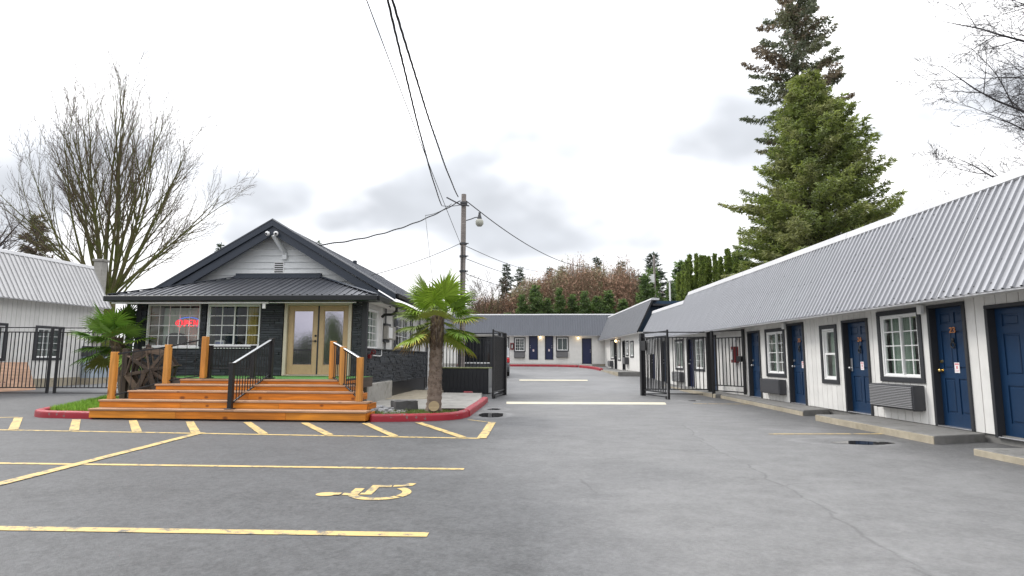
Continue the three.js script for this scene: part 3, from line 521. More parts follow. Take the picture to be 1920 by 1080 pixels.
function addWindow(par, o) { // o: a,b,y0,y1 outer casing; cw casing width; sash 'slider'|'hung'|'fixed'; cols, rows
  const cw = o.cw ?? 0.085, [a, b, c, d] = inner(o, cw), f = 0.038, fr = [];
  const Z0 = -0.085, Z1 = 0.012;
  fr.push(bbox(a, b, d - f, d, Z0, Z1), bbox(a, b, c, c + f, Z0, Z1), bbox(a, a + f, c + f, d - f, Z0, Z1 - 0.001), bbox(b - f, b, c + f, d - f, Z0, Z1 - 0.001));
  const A = a + f, B = b - f, C = c + f, D = d - f, panes = [];
  const grid = (x0, x1, y0, y1, nc, nr, z, sf) => {
    if (sf) { fr.push(bx(x0, x1, y1 - sf, y1, z - 0.018, z + 0.018), bx(x0, x1, y0, y0 + sf, z - 0.018, z + 0.018), bx(x0, x0 + sf, y0 + sf, y1 - sf, z - 0.0175, z + 0.0175), bx(x1 - sf, x1, y0 + sf, y1 - sf, z - 0.0175, z + 0.0175)); x0 += sf; x1 -= sf; y0 += sf; y1 -= sf; }
    const m = o.mw ?? 0.018, w = (x1 - x0 - m * (nc - 1)) / nc, h = (y1 - y0 - m * (nr - 1)) / nr;
    for (let i = 1; i < nc; i++) fr.push(bx(x0 + i * (w + m) - m, x0 + i * (w + m), y0, y1, z - 0.009, z + 0.009));
    for (let j = 1; j < nr; j++) fr.push(bx(x0, x1, y0 + j * (h + m) - m, y0 + j * (h + m), z - 0.0085, z + 0.0085));
    for (let i = 0; i < nc; i++) for (let j = 0; j < nr; j++) panes.push([x0 + i * (w + m), y0 + j * (h + m), w, h, z]);
  };
  if (o.sash === 'slider') { const m = (A + B) / 2; grid(A, m + 0.025, C, D, o.cols, o.rows, -0.03, 0.030); grid(m - 0.015, B, C, D, o.cols2 ?? o.cols, o.rows, -0.066, 0.024); }
  else if (o.sash === 'hung') { const m = C + (D - C) * 0.5; grid(A, B, C, m + 0.03, 1, 1, -0.03, 0.045); grid(A, B, m - 0.015, D, 1, 1, -0.066, 0.035); }
  else grid(A, B, C, D, o.cols, o.rows, -0.045, 0);
  const w = mesh('window', fr, M.vinyl, par);
  const pg = ready(new THREE.PlaneGeometry(1, 1));
  for (const [x, y, pw, ph, z] of panes) { const q = mesh('pane', pg, M.glass, w); q.scale.set(pw, ph, 1); q.position.set(x + pw / 2, y + ph / 2, z); }
  if (cw > 0) { const t = 0.032; mesh('casing', [bbox(o.a, o.b, o.y1 - cw, o.y1, 0.001, t), bbox(o.a, o.b, o.y0, o.y0 + cw, 0.001, t), bbox(o.a, o.a + cw, o.y0 + cw, o.y1 - cw, 0.001, t - 0.002), bbox(o.b - cw, o.b, o.y0 + cw, o.y1 - cw, 0.001, t - 0.002)], o.trim ?? M.trim, w); }
  if (o.curtain !== 0) {
    const cm = o.curtainMat ?? M.curtain, gap = o.gap ?? 0;
    if (gap) { const mid = A + (B - A) * (o.gapAt ?? 0.5); mesh('curtain', curtainGeo(A - 0.05, mid - gap / 2, C - 0.05, D + 0.05, -0.17, 4), cm, w); if (mid + gap / 2 < B - 0.05) mesh('curtain', curtainGeo(mid + gap / 2, B + 0.05, C - 0.05, D + 0.05, -0.17, 3), cm, w); }
    else mesh('curtain', curtainGeo(A - 0.05, B + 0.05, C - 0.05, D + 0.05, -0.17, Math.max(3, Math.round((B - A) * 7))), cm, w);
  }
  return w;
}
function panelDoorGeo(w, h) { // six raised panels
  const st = w * 0.13, ce = w * 0.11, z0 = -0.02, z1 = 0.02, g = [], rails = [0, 0.11, 0.40, 0.48, 0.80, 0.86, 0.955, 1].map(v => v * h);
  g.push(bx(-w / 2, -w / 2 + st, 0, h, z0, z1), bx(w / 2 - st, w / 2, 0, h, z0, z1), bx(-ce / 2, ce / 2, 0, h, z0, z1 - 0.0005));
  for (const k of [0, 2, 4, 6]) for (const s of [-1, 1]) { const xa = s < 0 ? -w / 2 + st : ce / 2, xb = s < 0 ? -ce / 2 : w / 2 - st; g.push(bx(xa, xb, rails[k], rails[k + 1], z0, z1 - 0.001)); }
  for (const k of [1, 3, 5]) for (const s of [-1, 1]) { const xa = s < 0 ? -w / 2 + st : ce / 2, xb = s < 0 ? -ce / 2 : w / 2 - st; g.push(bx(xa, xb, rails[k], rails[k + 1], z0, 0.004)); const b = 0.03, P = bevelBox(xb - xa - 2 * b, rails[k + 1] - rails[k] - 2 * b, 0.022, 0.010); P.translate((xa + xb) / 2, (rails[k] + rails[k + 1]) / 2, 0.006); g.push(P); }
  return ready(join(g));
}
const doorGeos = {};
function addDoor(par, o) { // a,b outer casing, y0 floor, y1 top of casing
  const cw = o.cw ?? 0.055, rec = o.rec ?? 0.11, w = o.b - o.a - 2 * cw, h = o.y1 - cw - o.y0, key = w.toFixed(3) + '_' + h.toFixed(3);
  const g = o.flat ? ready(bx(-w / 2 + 0.005, w / 2 - 0.005, 0.012, h - 0.004, -0.02, 0.02)) : (doorGeos[key] ??= panelDoorGeo(w - 0.01, h - 0.016));
  const D = mesh('door', g, o.mat ?? M.navy, par, [(o.a + o.b) / 2, o.y0 + (o.flat ? 0 : 0.012), -rec]);
  const T = 0.035;
  mesh('door_casing', [bbox(-w / 2 - cw, w / 2 + cw, h - 0.012, h + cw - 0.012, -0.06, rec + T), bbox(-w / 2 - cw, -w / 2, -0.012, h - 0.012, -0.06, rec + T - 0.002), bbox(w / 2, w / 2 + cw, -0.012, h - 0.012, -0.06, rec + T - 0.002)], M.trim, D);
  mesh('threshold', bbox(-w / 2, w / 2, -0.012, 0.006, -0.04, rec + 0.03), M.steel, D);
  const s = o.hand ?? 1; // side of the knob
  if (o.knob !== 0) {
    const km = o.knob ?? M.steel, kx = s * (w / 2 - 0.065);
    if (o.plate) mesh('lock_plate', bbox(kx - 0.035, kx + 0.035, 0.86, 1.14, 0.02, 0.036), M.steel, D);
    const kn = (y, r) => { const q = new THREE.SphereGeometry(r, 12, 8); q.scale(1, 1, 0.8); q.translate(kx, y, 0.075); return q; };
    mesh('door_knob', [cyl([kx, 0.93, 0.02], [kx, 0.93, 0.07], 0.013), kn(0.93, 0.030), cyl([kx, 0.93, 0.02], [kx, 0.93, 0.03], 0.033, 0.033, 14)], km, D);
    if (!o.plate) mesh('deadbolt', [cyl([kx, 1.08, 0.02], [kx, 1.08, 0.045], 0.030, 0.024, 14)], km, D);
  }
  if (o.num) { mesh('door_number', (() => { const t = text(o.num, 0.095, 0.012); t.translate(0, h * 0.80, 0.021); return t; })(), M.number, D); mesh('door_knocker', [(() => { const q = new THREE.SphereGeometry(0.035, 10, 8); q.scale(0.8, 1.2, 0.5); q.translate(0, h * 0.715, 0.035); return q; })(), (() => { const q = new THREE.TorusGeometry(0.045, 0.010, 6, 14); q.translate(0, h * 0.675, 0.04); return q; })()], M.blackPlastic, D); }
  if (o.notice) {
    const nx = o.notice[0], ny = o.notice[1], nt = mesh('notice', bx(nx - 0.055, nx + 0.055, ny - 0.085, ny + 0.085, 0.0205, 0.0235), M.paper, D); mesh('notice_print', [bx(nx - 0.045, nx + 0.045, ny + 0.045, ny + 0.072, 0.0236, 0.0242), bx(nx - 0.02, nx + 0.02, ny - 0.02, ny + 0.03, 0.0236, 0.0242), bx(nx - 0.04, nx + 0.04, ny - 0.045, ny - 0.038, 0.0236, 0.0242), bx(nx - 0.04, nx + 0.03, ny - 0.062, ny - 0.056, 0.0236, 0.0242)], M.pinkInk, D);
  }
  return D;
}
// motel wing: boarded wall with a steep ribbed roof skirt
function wing(o) {
  const g = thing(o.name, o.label, 'building', o.pos, o.rotY, o.group), F = o.floor, holes = [];
  for (const q of o.doors || []) { q.y0 ??= F; holes.push([q.a + 0.002, q.b - 0.002, q.y0, q.y1 - 0.002]); }
  for (const q of o.windows || []) { const c = q.cw ?? 0.085; holes.push([q.a + c, q.b - c, q.y0 + c, q.y1 - c]); }
  const r = rng(o.seed || 1), bw = o.board || 0.205, T = o.wallTop;
  mesh('wall', [...wallBoxes(o.x0, o.x1, F, T, -0.10, -0.024, holes), bx(o.x0, o.x1, F, T + 0.4, -o.depth, -o.depth + 0.1)], M.white[0], g);
  mesh('foundation', [bx(o.x0 + 0.01, o.x1 - 0.01, F - 1.2, F - 0.001, -o.depth + 0.01, o.found ?? -0.03)], o.foundMat ?? M.concTan, g);
  const full = ready(bevelBox(bw - 0.012, T - F, 0.024, 0.003)); const all = [];
  for (let x = o.x0; x < o.x1 - 0.02; x += bw) {
    const xa = x + 0.006, xb = Math.min(x + bw, o.x1) - 0.006, hit = holes.some(h => h[1] > xa && h[0] < xb);
    if (o.merge) { all.push(...cells(xa, xb, F, T, holes).map(([a, b, c, d]) => bx(a, b, c, d, -0.024, 0))); continue; }
    if (!hit && Math.abs(xb - xa - (bw - 0.012)) < 1e-4) mesh('board', full, M.white[Math.floor(r() * 4)], g, [(xa + xb) / 2, (F + T) / 2, -0.012]);
    else { const c = cells(xa, xb, F, T, holes), m = M.white[Math.floor(r() * 4)], tall = c.some(q => q[3] - q[2] > T - F - 0.01); for (const part of tall ? [c] : [c.filter(q => q[2] < F + 0.01), c.filter(q => q[2] >= F + 0.01)]) if (part.length) mesh('board', part.map(([a, b, e, d]) => bx(a, b, e, d, -0.024, 0)), m, g); }
  }
  if (all.length) { const b = mesh('boards', all, M.white[1], g); b.userData.kind = 'stuff'; }
  const [ez, ey] = o.eave, [tz, ty] = o.top, L = Math.hypot(tz - ez, ty - ey), up = [0, (ty - ey) / L, (tz - ez) / L], nz = [0, -(tz - ez) / L, (ty - ey) / L];
  const ra = o.r0 ?? o.x0 - 0.15, rb = o.r1 ?? o.x1 + 0.15, pw = (o.rib || 0.185) * 6; let k = 0;
  for (let x = ra; x < rb - 0.02; x += pw, k++) {
    const e = Math.min(x + pw - 0.001, rb), lift = (k % 2) * 0.003;
    const Lx = o.dip && x + pw / 2 < o.dip[0] ? L - o.dip[1] : L; mesh('roof_panel', ribSheet(0, e - x, o.rib || 0.185, 0.034, () => Lx, [x, ey + lift, ez + lift], [1, 0, 0], up, nz, 0.06), o.roof, g);
  }
  const kd = o.dip ? o.dip[1] : 0, xd = o.dip ? o.dip[0] : ra, dk = (xa, xb, q) => [polyZY([[ez - 0.03, ey + 0.012], [tz - up[2] * q - 0.03, ty - up[1] * q - 0.03], [tz - up[2] * q - 0.10, ty - up[1] * q - 0.03], [ez - 0.10, ey + 0.012]], xa, xb), bx(xa + 0.01, xb - 0.01, ty - q - 0.35, ty - q - 0.25, -o.depth, tz - 0.05)];
  mesh('roof_deck', dk(xd + 0.02, rb - 0.02, 0), M.trim, g); if (kd) mesh('roof_deck', dk(ra + 0.02, xd, kd), M.trim, g);
  mesh('soffit', [bx(ra + 0.03, rb - 0.03, ey + 0.015, ey + 0.035, -0.02, ez - 0.10)], M.white[2], g);
  const cp = (o.cap ?? 0.15), cl = 3.05; let cx = ra - 0.02; // ridge cap in lengths
  for (let i = 0; cx < rb; i++) { let e = Math.min(cx + cl, rb + 0.02); const d = (i % 2) * 0.004, low = o.dip && cx < o.dip[0] - 0.05, full = [tz, ty]; if (low) e = Math.min(e, o.dip[0]); const tz2 = low ? full[0] - up[2] * o.dip[1] : full[0], ty2 = low ? full[1] - up[1] * o.dip[1] : full[1]; { const tz = tz2, ty = ty2; mesh('ridge_cap', polyZY([[tz + 0.055 + d, ty - 0.02], [tz + 0.015 + d, ty + cp * 0.8 + d], [tz - 0.05, ty + cp + d], [tz - 0.40, ty + cp * 0.7 + d], [tz - 0.40, ty - 0.05], [tz + 0.03, ty - 0.045]], cx, e - 0.004), M.cap, g); } cx = e; }
  mesh('eave_trim', [bbox(ra, rb, ey - 0.03, ey + 0.012, ez - 0.05, ez - 0.012)], o.eaveMat ?? M.cap, g);
  for (const [x, s] of [[o.x0, -1], [o.x1, 1]]) {
    if (s < 0 ? o.noEnd0 : o.noEnd1) continue;
    const xa = s < 0 ? x - 0.06 : x, xb = s < 0 ? x : x + 0.06;
    mesh('end_wall', [polyZY([[-0.001, F], [-0.001, T], [-o.depth, T], [-o.depth, F]], xa, xb)], M.white[1], g);
    mesh('gable_panel', [polyZY([[ez - 0.05, ey + 0.04], [tz - 0.02, ty - 0.02], [-o.depth, ty - 0.02], [-o.depth, T + 0.001], [0.0, ey + 0.04]], xa, xb)], o.gable ?? M.trim, g);
  }
  for (const q of o.doors || []) addDoor(g, q);
  for (const q of o.windows || []) addWindow(g, q);
  g.updateMatrixWorld(true);
  return g;
}
function on(g, x, y, z) { return g.localToWorld(V(x, y, z)).toArray(); }
// air conditioner under a window
function airCon(g, x0, x1, y0, y1, out, label, louvre = 12, group = 'air conditioners along the wings') {
  const w = x1 - x0, h = y1 - y0, t = thing('air_conditioner', label, 'air conditioner', on(g, (x0 + x1) / 2, y0, 0.002), g.rotation.y, group);
  mesh('case', [bbox(-w / 2, w / 2, 0, h, 0, out - 0.02, 0.012), bx(-w / 2 + 0.02, w / 2 - 0.02, 0.02, h - 0.02, out - 0.021, out - 0.012)], M.acDark, t);
  if (louvre > 0) { const sg = ready(bevelBox(w - 0.03, (h - 0.05) / louvre * 0.62, 0.022, 0.004)); for (let i = 0; i < louvre; i++) { const s = mesh('louvre', sg, M.acSlat, t, [0, 0.025 + (h - 0.05) * (i + 0.5) / louvre, out - 0.004]); s.rotation.x = 0.35; } }
  mesh('bracket', [bar([-w / 2 + 0.1, 0.0, 0.0], [-w / 2 + 0.1, -0.002, out - 0.08], 0.03, 0.03), bar([w / 2 - 0.1, 0.0, 0.0], [w / 2 - 0.1, -0.002, out - 0.08], 0.03, 0.03)], M.black, t);
  return t;
}
const warmGlow = std('lit_lamp_glass', [0.9, 0.8, 0.6], { roughness: 0.4, emissive: new THREE.Color(1, 0.72, 0.38), emissiveIntensity: 3.5 });
function wallLamp(g, x, y, label, lit = true) {
  const t = thing('wall_lamp', label, 'wall lamp', on(g, x, y, 0.002), g.rotation.y, 'lamps on the wings');
  mesh('lamp_base', [bbox(-0.06, 0.06, 0.10, 0.18, 0, 0.05), cyl([0, 0.10, 0.09], [0, 0.16, 0.02], 0.02)], M.steel, t);
  const b = new THREE.SphereGeometry(0.075, 12, 10); b.scale(1, 1.15, 1); b.translate(0, 0.04, 0.10); mesh('lamp_globe', b, lit ? warmGlow : M.plastic, t);
  if (lit) { const l = new THREE.PointLight(new THREE.Color(1, 0.75, 0.42), 0.10, 0, 2); l.position.set(0, 0.03, 0.11); l.shadow.radius = 3; l.castShadow = true; t.add(l); }
}
function cabinet(g, x, y, z, label) {
  const t = thing('extinguisher_cabinet', label, 'cabinet', on(g, x, y, z), g.rotation.y, 'red cabinets on the wings');
  mesh('case', [bbox(-0.15, 0.15, 0, 0.52, 0, 0.14)], M.red, t); mesh('door_pane', bx(-0.10, 0.10, 0.08, 0.44, 0.1405, 0.146), M.carGlass, t); mesh('extinguisher', [cyl([0, 0.1, 0.15], [0, 0.36, 0.15], 0.035), cyl([0, 0.36, 0.15], [0, 0.42, 0.15], 0.015)], M.plastic, t);
}

// ------------------------------------------------------------------ right wing, near
const R0 = -17; // local x = world z - R0
const rz = z => z - R0;
const right = wing({
  name: 'motel_wing', label: 'long white boarded motel wing with navy doors and ribbed grey roof skirt on the right', pos: [7.34, 0, R0], rotY: -Math.PI / 2, seed: 3,
  x0: rz(-32.6), x1: rz(-3.2), floor: 0.135, foundMat: M.concDark, wallTop: 2.30, eave: [0.54, 2.225], top: [-0.46, 4.05], depth: 6.5, roof: M.roofLight, rib: 0.152, cap: 0.15, r0: rz(-31.2), r1: rz(-3.0), noEnd0: true, dip: [rz(-25.5), 0.42],
  doors: [
    { a: rz(-9.02), b: rz(-7.98), y1: 2.09, y0: 0.10, hand: 1, knob: 0, notice: null },
    { a: rz(-10.27), b: rz(-9.42), y1: 2.20, hand: -1, knob: M.brass, num: '23', notice: [0.03, 0.98] },
    { a: rz(-12.96), b: rz(-12.02), y1: 2.11, hand: -1, plate: 1, num: '24', notice: [0.03, 0.98] },
    { a: rz(-15.55), b: rz(-14.67), y1: 2.19, hand: -1, num: '25', notice: [0.12, 0.98] },
    { a: rz(-18.16), b: rz(-17.27), y1: 2.11, hand: -1 },
    { a: rz(-21.9), b: rz(-20.95), y1: 2.12, hand: -1 },
    { a: rz(-24.45), b: rz(-23.55), y1: 2.12, hand: -1, mat: M.navyDark },
    { a: rz(-30.9), b: rz(-29.9), y1: 2.12, hand: -1, mat: M.navyDark },
    { a: rz(-28.6), b: rz(-27.7), y1: 2.12, hand: -1 },
    { a: rz(-5.2), b: rz(-4.3), y1: 2.11, hand: -1 },
  ],
  windows: [
    { a: rz(-11.70), b: rz(-10.45), y0: 0.84, y1: 2.20, sash: 'slider', cols: 2, rows: 4, gap: 0.35, gapAt: 0.80, cw: 0.09 },
    { a: rz(-13.90), b: rz(-13.18), y0: 0.71, y1: 2.05, sash: 'hung', cw: 0.09 },
    { a: rz(-16.90), b: rz(-15.70), y0: 0.78, y1: 2.11, sash: 'slider', cols: 1, cols2: 2, rows: 4, cw: 0.09, gap: 0.4, gapAt: 0.4 },
    { a: rz(-23.45), b: rz(-22.25), y0: 0.80, y1: 2.11, sash: 'slider', cols: 2, rows: 4 },
    { a: rz(-26.2), b: rz(-25.0), y0: 0.80, y1: 2.11, sash: 'slider', cols: 1, rows: 1 },
    { a: rz(-7.6), b: rz(-6.3), y0: 0.84, y1: 2.18, sash: 'slider', cols: 2, rows: 4 },
  ],
});
const G = 'air conditioners along the wings';
airCon(right, rz(-11.74), rz(-10.50), 0.36, 0.80, 0.24, 'louvred grey air conditioner below the gridded window beside door 23', 13, G);
airCon(right, rz(-16.95), rz(-15.75), 0.33, 0.72, 0.22, 'plain charcoal air conditioner below the window beside door 25', 0, G);
airCon(right, rz(-26.2), rz(-25.0), 0.30, 0.72, 0.2, 'dark air conditioner on the right wing seen through the gate bars', 6, G);
for (const [z, y, l] of [[-10.36, 2.06, 'small white box lamp between the gridded window and door 23'], [-15.60, 2.06, 'small white box lamp at the top corner of door 25']]) { const t = thing('box_lamp', l, 'lamp', on(right, rz(z), y, 0.033), right.rotation.y, 'box lamps on the right wing'); mesh('lamp_body', [bbox(-0.055, 0.055, 0, 0.15, 0, 0.07, 0.008)], M.plastic, t); mesh('lamp_hood', [bbox(-0.062, 0.062, 0.1505, 0.165, 0, 0.085)], M.white[2], t); }
cabinet(right, rz(-19.1), 1.15, 0.002, 'dark red cabinet on the right wing behind the walk gate');
{ const t = thing('alarm_lamp', 'small silver lamp high on the wall above the red cabinet', 'lamp', on(right, rz(-18.95), 1.92, 0.002), right.rotation.y); mesh('lamp_body', [cyl([0, 0, 0], [0, 0, 0.08], 0.04), cyl([0, 0.0, 0.07], [0, -0.10, 0.09], 0.03, 0.045)], M.steel, t); }
// dark fixing screws of the roof sheets, near part of the wing
{
  const sc = [], L = Math.hypot(1.0, 1.825), uy = 1.825 / L, uz = -1.0 / L, r = rng(19);
  for (let z = -16.5; z < -4; z += 0.304) for (const s of [0.12, 0.55, 1.0, 1.45, 1.9]) { if (r() < 0.25) continue; const zz = z + 0.02 * (r() - 0.5), q = s + 0.04 * (r() - 0.5); const g = new THREE.CylinderGeometry(0.011, 0.013, 0.012, 6); g.rotateX(Math.PI / 2 - Math.atan2(1.0, 1.825)); g.translate(rz(zz), 2.225 + uy * q - uz * 0.006, 0.54 + uz * q + uy * 0.006); sc.push(g); }
  mesh('roof_screws', sc, M.acDark, right).userData.kind = 'stuff';
}
// slabs before the doors
const slab = (x0, x1, z0, z1, h, label, skew = 0, taper = 0) => { const n = 7, pts = [], r = rng(Math.round(-z0 * 100)); for (let i = 0; i <= n; i++) pts.push([x0 + taper * (1 - i / n) + 0.015 * (r() - 0.5), z0 + (z1 - z0) * i / n]); pts.push([x1, z1 - skew], [x1, z0]); const S = tag(mesh('doorstep_slab', slabPoly(pts, -0.05, h, 0.016), M.concDark), label, 'concrete slab', 'slabs before the right wing', 'structure'); if (!taper) mesh('slab_edge', bbox(x0 - 0.022, x0 - 0.006, -0.05, h - 0.012, z0 + 0.01, z1 - 0.01, 0.005), M.concTan, S); else mesh('slab_edge', bar([x0 + taper - 0.016, h / 2 - 0.03, z0 + 0.01], [x0 - 0.016, h / 2 - 0.03, z1 - 0.01], 0.016, h - 0.012), M.concTan, S); return S; };
slab(6.33, 7.32, -12.35, -8.92, 0.132, 'tan edged concrete slab before doors 23 and 24', 0.3);
slab(6.55, 7.32, -19.3, -13.3, 0.134, 'long concrete slab before door 25 and the window beside it', 0.35, 0.3);
slab(6.15, 7.32, -7.95, -3.4, 0.100, 'low concrete slab at the right edge before the last door');
slab(6.7, 7.32, -31.0, -19.35, 0.14, 'concrete walk along the right wing beyond the gate');

// ------------------------------------------------------------------ right wing, far and higher
const B0 = -38, bz = z => z - B0;
const far = wing({
  name: 'motel_wing', label: 'higher white wing beyond the gate with dark blue gable end facing the car park', pos: [7.34, 0, B0], rotY: -Math.PI / 2, seed: 5, merge: true,
  x0: bz(-45.6), x1: bz(-32.7), floor: 0.56, wallTop: 2.78, eave: [0.50, 2.69], top: [-0.40, 4.52], depth: 6.2, roof: M.roofMid, rib: 0.19, gable: M.roofBlue, r0: bz(-46.2), r1: bz(-31.9), cap: 0.08,
  doors: [{ a: bz(-41.45), b: bz(-40.5), y1: 2.62, mat: M.trim, hand: -1 }, { a: bz(-38.5), b: bz(-37.6), y1: 2.45, mat: M.trim, hand: -1 }],
  windows: [{ a: bz(-43.0), b: bz(-41.6), y0: 1.25, y1: 2.62, sash: 'slider', cols: 1, rows: 1, cw: 0.08 }, { a: bz(-40.2), b: bz(-39.1), y0: 1.15, y1: 2.62, sash: 'slider', cols: 1, rows: 1 }, { a: bz(-37.3), b: bz(-36.5), y0: 1.45, y1: 2.4, sash: 'hung' }, { a: bz(-36.0), b: bz(-35.0), y0: 1.35, y1: 2.35, sash: 'slider', cols: 1, rows: 1 }],
});
airCon(far, bz(-43.0), bz(-42.0), 0.72, 1.14, 0.26, 'dark air conditioner on the higher wing nearest the inner corner', 6, G);
airCon(far, bz(-37.3), bz(-36.5), 0.95, 1.38, 0.28, 'dark air conditioner on the higher wing below the small window', 6, G);
wallLamp(far, bz(-40.4), 2.45, 'lit wall lamp on the higher wing beside its dark door');
// upright blue sheets on the gable facing the drive
{ const sg = ready(bevelBox(0.02, 1, 0.03, 0.003)); const tz = -0.40; for (let i = 0; i < 13; i++) { const z = -0.55 - i * 0.42; const s = mesh('gable_rib', sg, M.roofBlue, far, [bz(-32.7) + 0.07, 3.58, z]); s.scale.set(1, 1.72, 1); } }
slab(5.95, 7.32, -45.3, -32.6, 0.56, 'raised concrete walk along the higher wing');
{ const t = thing('vent_pipe', 'white vent pipe with a cap standing on the blue gable roof', 'pipe', [9.15, 4.1, -33.4]); mesh('pipe', cyl([0, 0, 0], [0, 1.6, 0], 0.05, 0.05, 12), M.plastic, t); mesh('pipe_cap', [cyl([0, 1.6, 0], [0, 1.66, 0], 0.10, 0.10, 12), cyl([0, 1.66, 0], [0, 1.72, 0], 0.10, 0.03, 12)], M.plastic, t); }

// ------------------------------------------------------------------ wing across the end of the drive
const rear = wing({
  name: 'motel_wing', label: 'white wing across the end of the drive with slate grey roof skirt', pos: [7.2, 0, -46], rotY: -4 * Math.PI / 180, seed: 7, merge: true,
  x0: -20, x1: 1.2, floor: 0.88, wallTop: 3.12, eave: [0.5, 3.07], top: [-0.42, 4.75], depth: 6, roof: M.roofDark, rib: 0.19, r0: -20.2, r1: 1.0, cap: 0.07,
  doors: [{ a: -5.75, b: -5.03, y0: 1.20, y1: 3.06, mat: M.navyDark, flat: 1, hand: -1, notice: [0, 0.72], cw: 0.04 }, { a: -4.49, b: -3.83, y0: 1.2, y1: 3.06, mat: M.navyDark, flat: 1, notice: [0, 0.74], cw: 0.04 }, { a: -1.60, b: -0.84, y1: 2.88, mat: M.navyDark, flat: 1, cw: 0.04 }],
  windows: [{ a: -8.05, b: -7.30, y0: 1.79, y1: 2.95, sash: 'slider', cols: 2, rows: 4, cw: 0.08, curtainMat: M.curtainDark }, { a: -6.93, b: -6.01, y0: 1.79, y1: 2.95, sash: 'slider', cols: 2, rows: 4, cw: 0.08, curtainMat: M.curtainDark }, { a: -3.62, b: -2.62, y0: 1.84, y1: 3.0, sash: 'slider', cols: 1, rows: 1, cw: 0.08, curtainMat: M.curtainDark }],
});
airCon(rear, -6.9, -6.07, 1.33, 1.78, 0.2, 'dark air conditioner below the gridded window at the end of the drive', 6, G);
airCon(rear, -3.6, -2.69, 1.38, 1.83, 0.2, 'dark air conditioner below the plain window at the end of the drive', 6, G);
airCon(rear, -8.0, -7.35, 1.33, 1.78, 0.2, 'dark air conditioner half hidden behind the left gate at the end of the drive', 6, G);
wallLamp(rear, -4.84, 2.90, 'lit wall lamp between the two navy doors at the end of the drive');
wallLamp(rear, -1.88, 2.86, 'lit wall lamp beside the lone navy door in the inner corner');
cabinet(rear, -7.06, 1.98, 0.002, 'red cabinet between the two gridded windows at the end of the drive');
tag(mesh('doorstep_slab', slabPoly([[-13, -44.9], [1.2, -44.95], [3.5, -44.7], [5.1, -43.8], [5.95, -42.9], [5.95, -45.4], [7.0, -45.9], [-13, -47.2]], 0.5, 0.86, 0.015), M.conc), 'concrete walk before the wing at the end of the drive', 'concrete slab', null, 'structure');

// ------------------------------------------------------------------ left wing
const left = wing({
  name: 'motel_wing', label: 'white boarded wing with pale ribbed roof skirt at the left edge', pos: [-18.534, 0, -26], rotY: 83 * Math.PI / 180, seed: 9,
  x0: -9, x1: 0.02, floor: 0.42, wallTop: 3.55, eave: [0.5, 3.45], top: [-0.6, 5.29], depth: 6, roof: M.roofWhite, rib: 0.20, board: 0.19, r0: -9, r1: 0.48, cap: 0.12, found: 0.06,
  windows: [{ a: -2.64, b: -1.33, y0: 1.14, y1: 2.52, sash: 'slider', cols: 2, rows: 4, cw: 0.10, curtainMat: M.curtainDark }, { a: -5.1, b: -3.78, y0: 1.12, y1: 2.53, sash: 'slider', cols: 2, rows: 4, cw: 0.10, curtainMat: M.curtainDark }],
  doors: [],
});
airCon(left, -4.9, -3.66, 0.80, 1.06, 0.22, 'dark air conditioner below the window at the left edge', 6, G);
{ const t = thing('utility_cabinet', 'blue grey metal cabinet at the corner of the left wing behind the gate', 'cabinet', on(left, 0.15, 0.0, 0.35), left.rotation.y); mesh('case', [bbox(-0.55, 0.6, 0.38, 1.3, -0.3, 0.1, 0.01)], M.blueGrey, t); mesh('lid', [bbox(-0.57, 0.62, 1.3, 1.75, -0.32, 0.12, 0.02)], M.acDark, t); mesh('plinth', [bx(-0.6, 0.7, -0.05, 0.38, -0.35, 0.18)], M.concTan, t); }
{ const t = mesh('plywood_sheet', plank(-1.1, 1.1, 0, 1.15, -0.01, 0.01, 3), M.peach, null); t.position.set(...on(left, -4.2, 0.02, 0.75)); t.rotation.set(-0.42, left.rotation.y, 0, 'YXZ'); tag(t, 'peach plywood sheet leaning on the left wing behind the gate', 'plywood'); }
{ const t = thing('chimney_pipe', 'grey stone chimney stack rising behind the left wing', 'chimney', [-21.3, 0, -30.2]); mesh('stack', [bbox(-0.22, 0.22, 0, 6.2, -0.22, 0.22, 0.02)], M.conc, t); mesh('cap', [bbox(-0.28, 0.28, 6.2, 6.32, -0.28, 0.28, 0.02)], M.conc, t); }

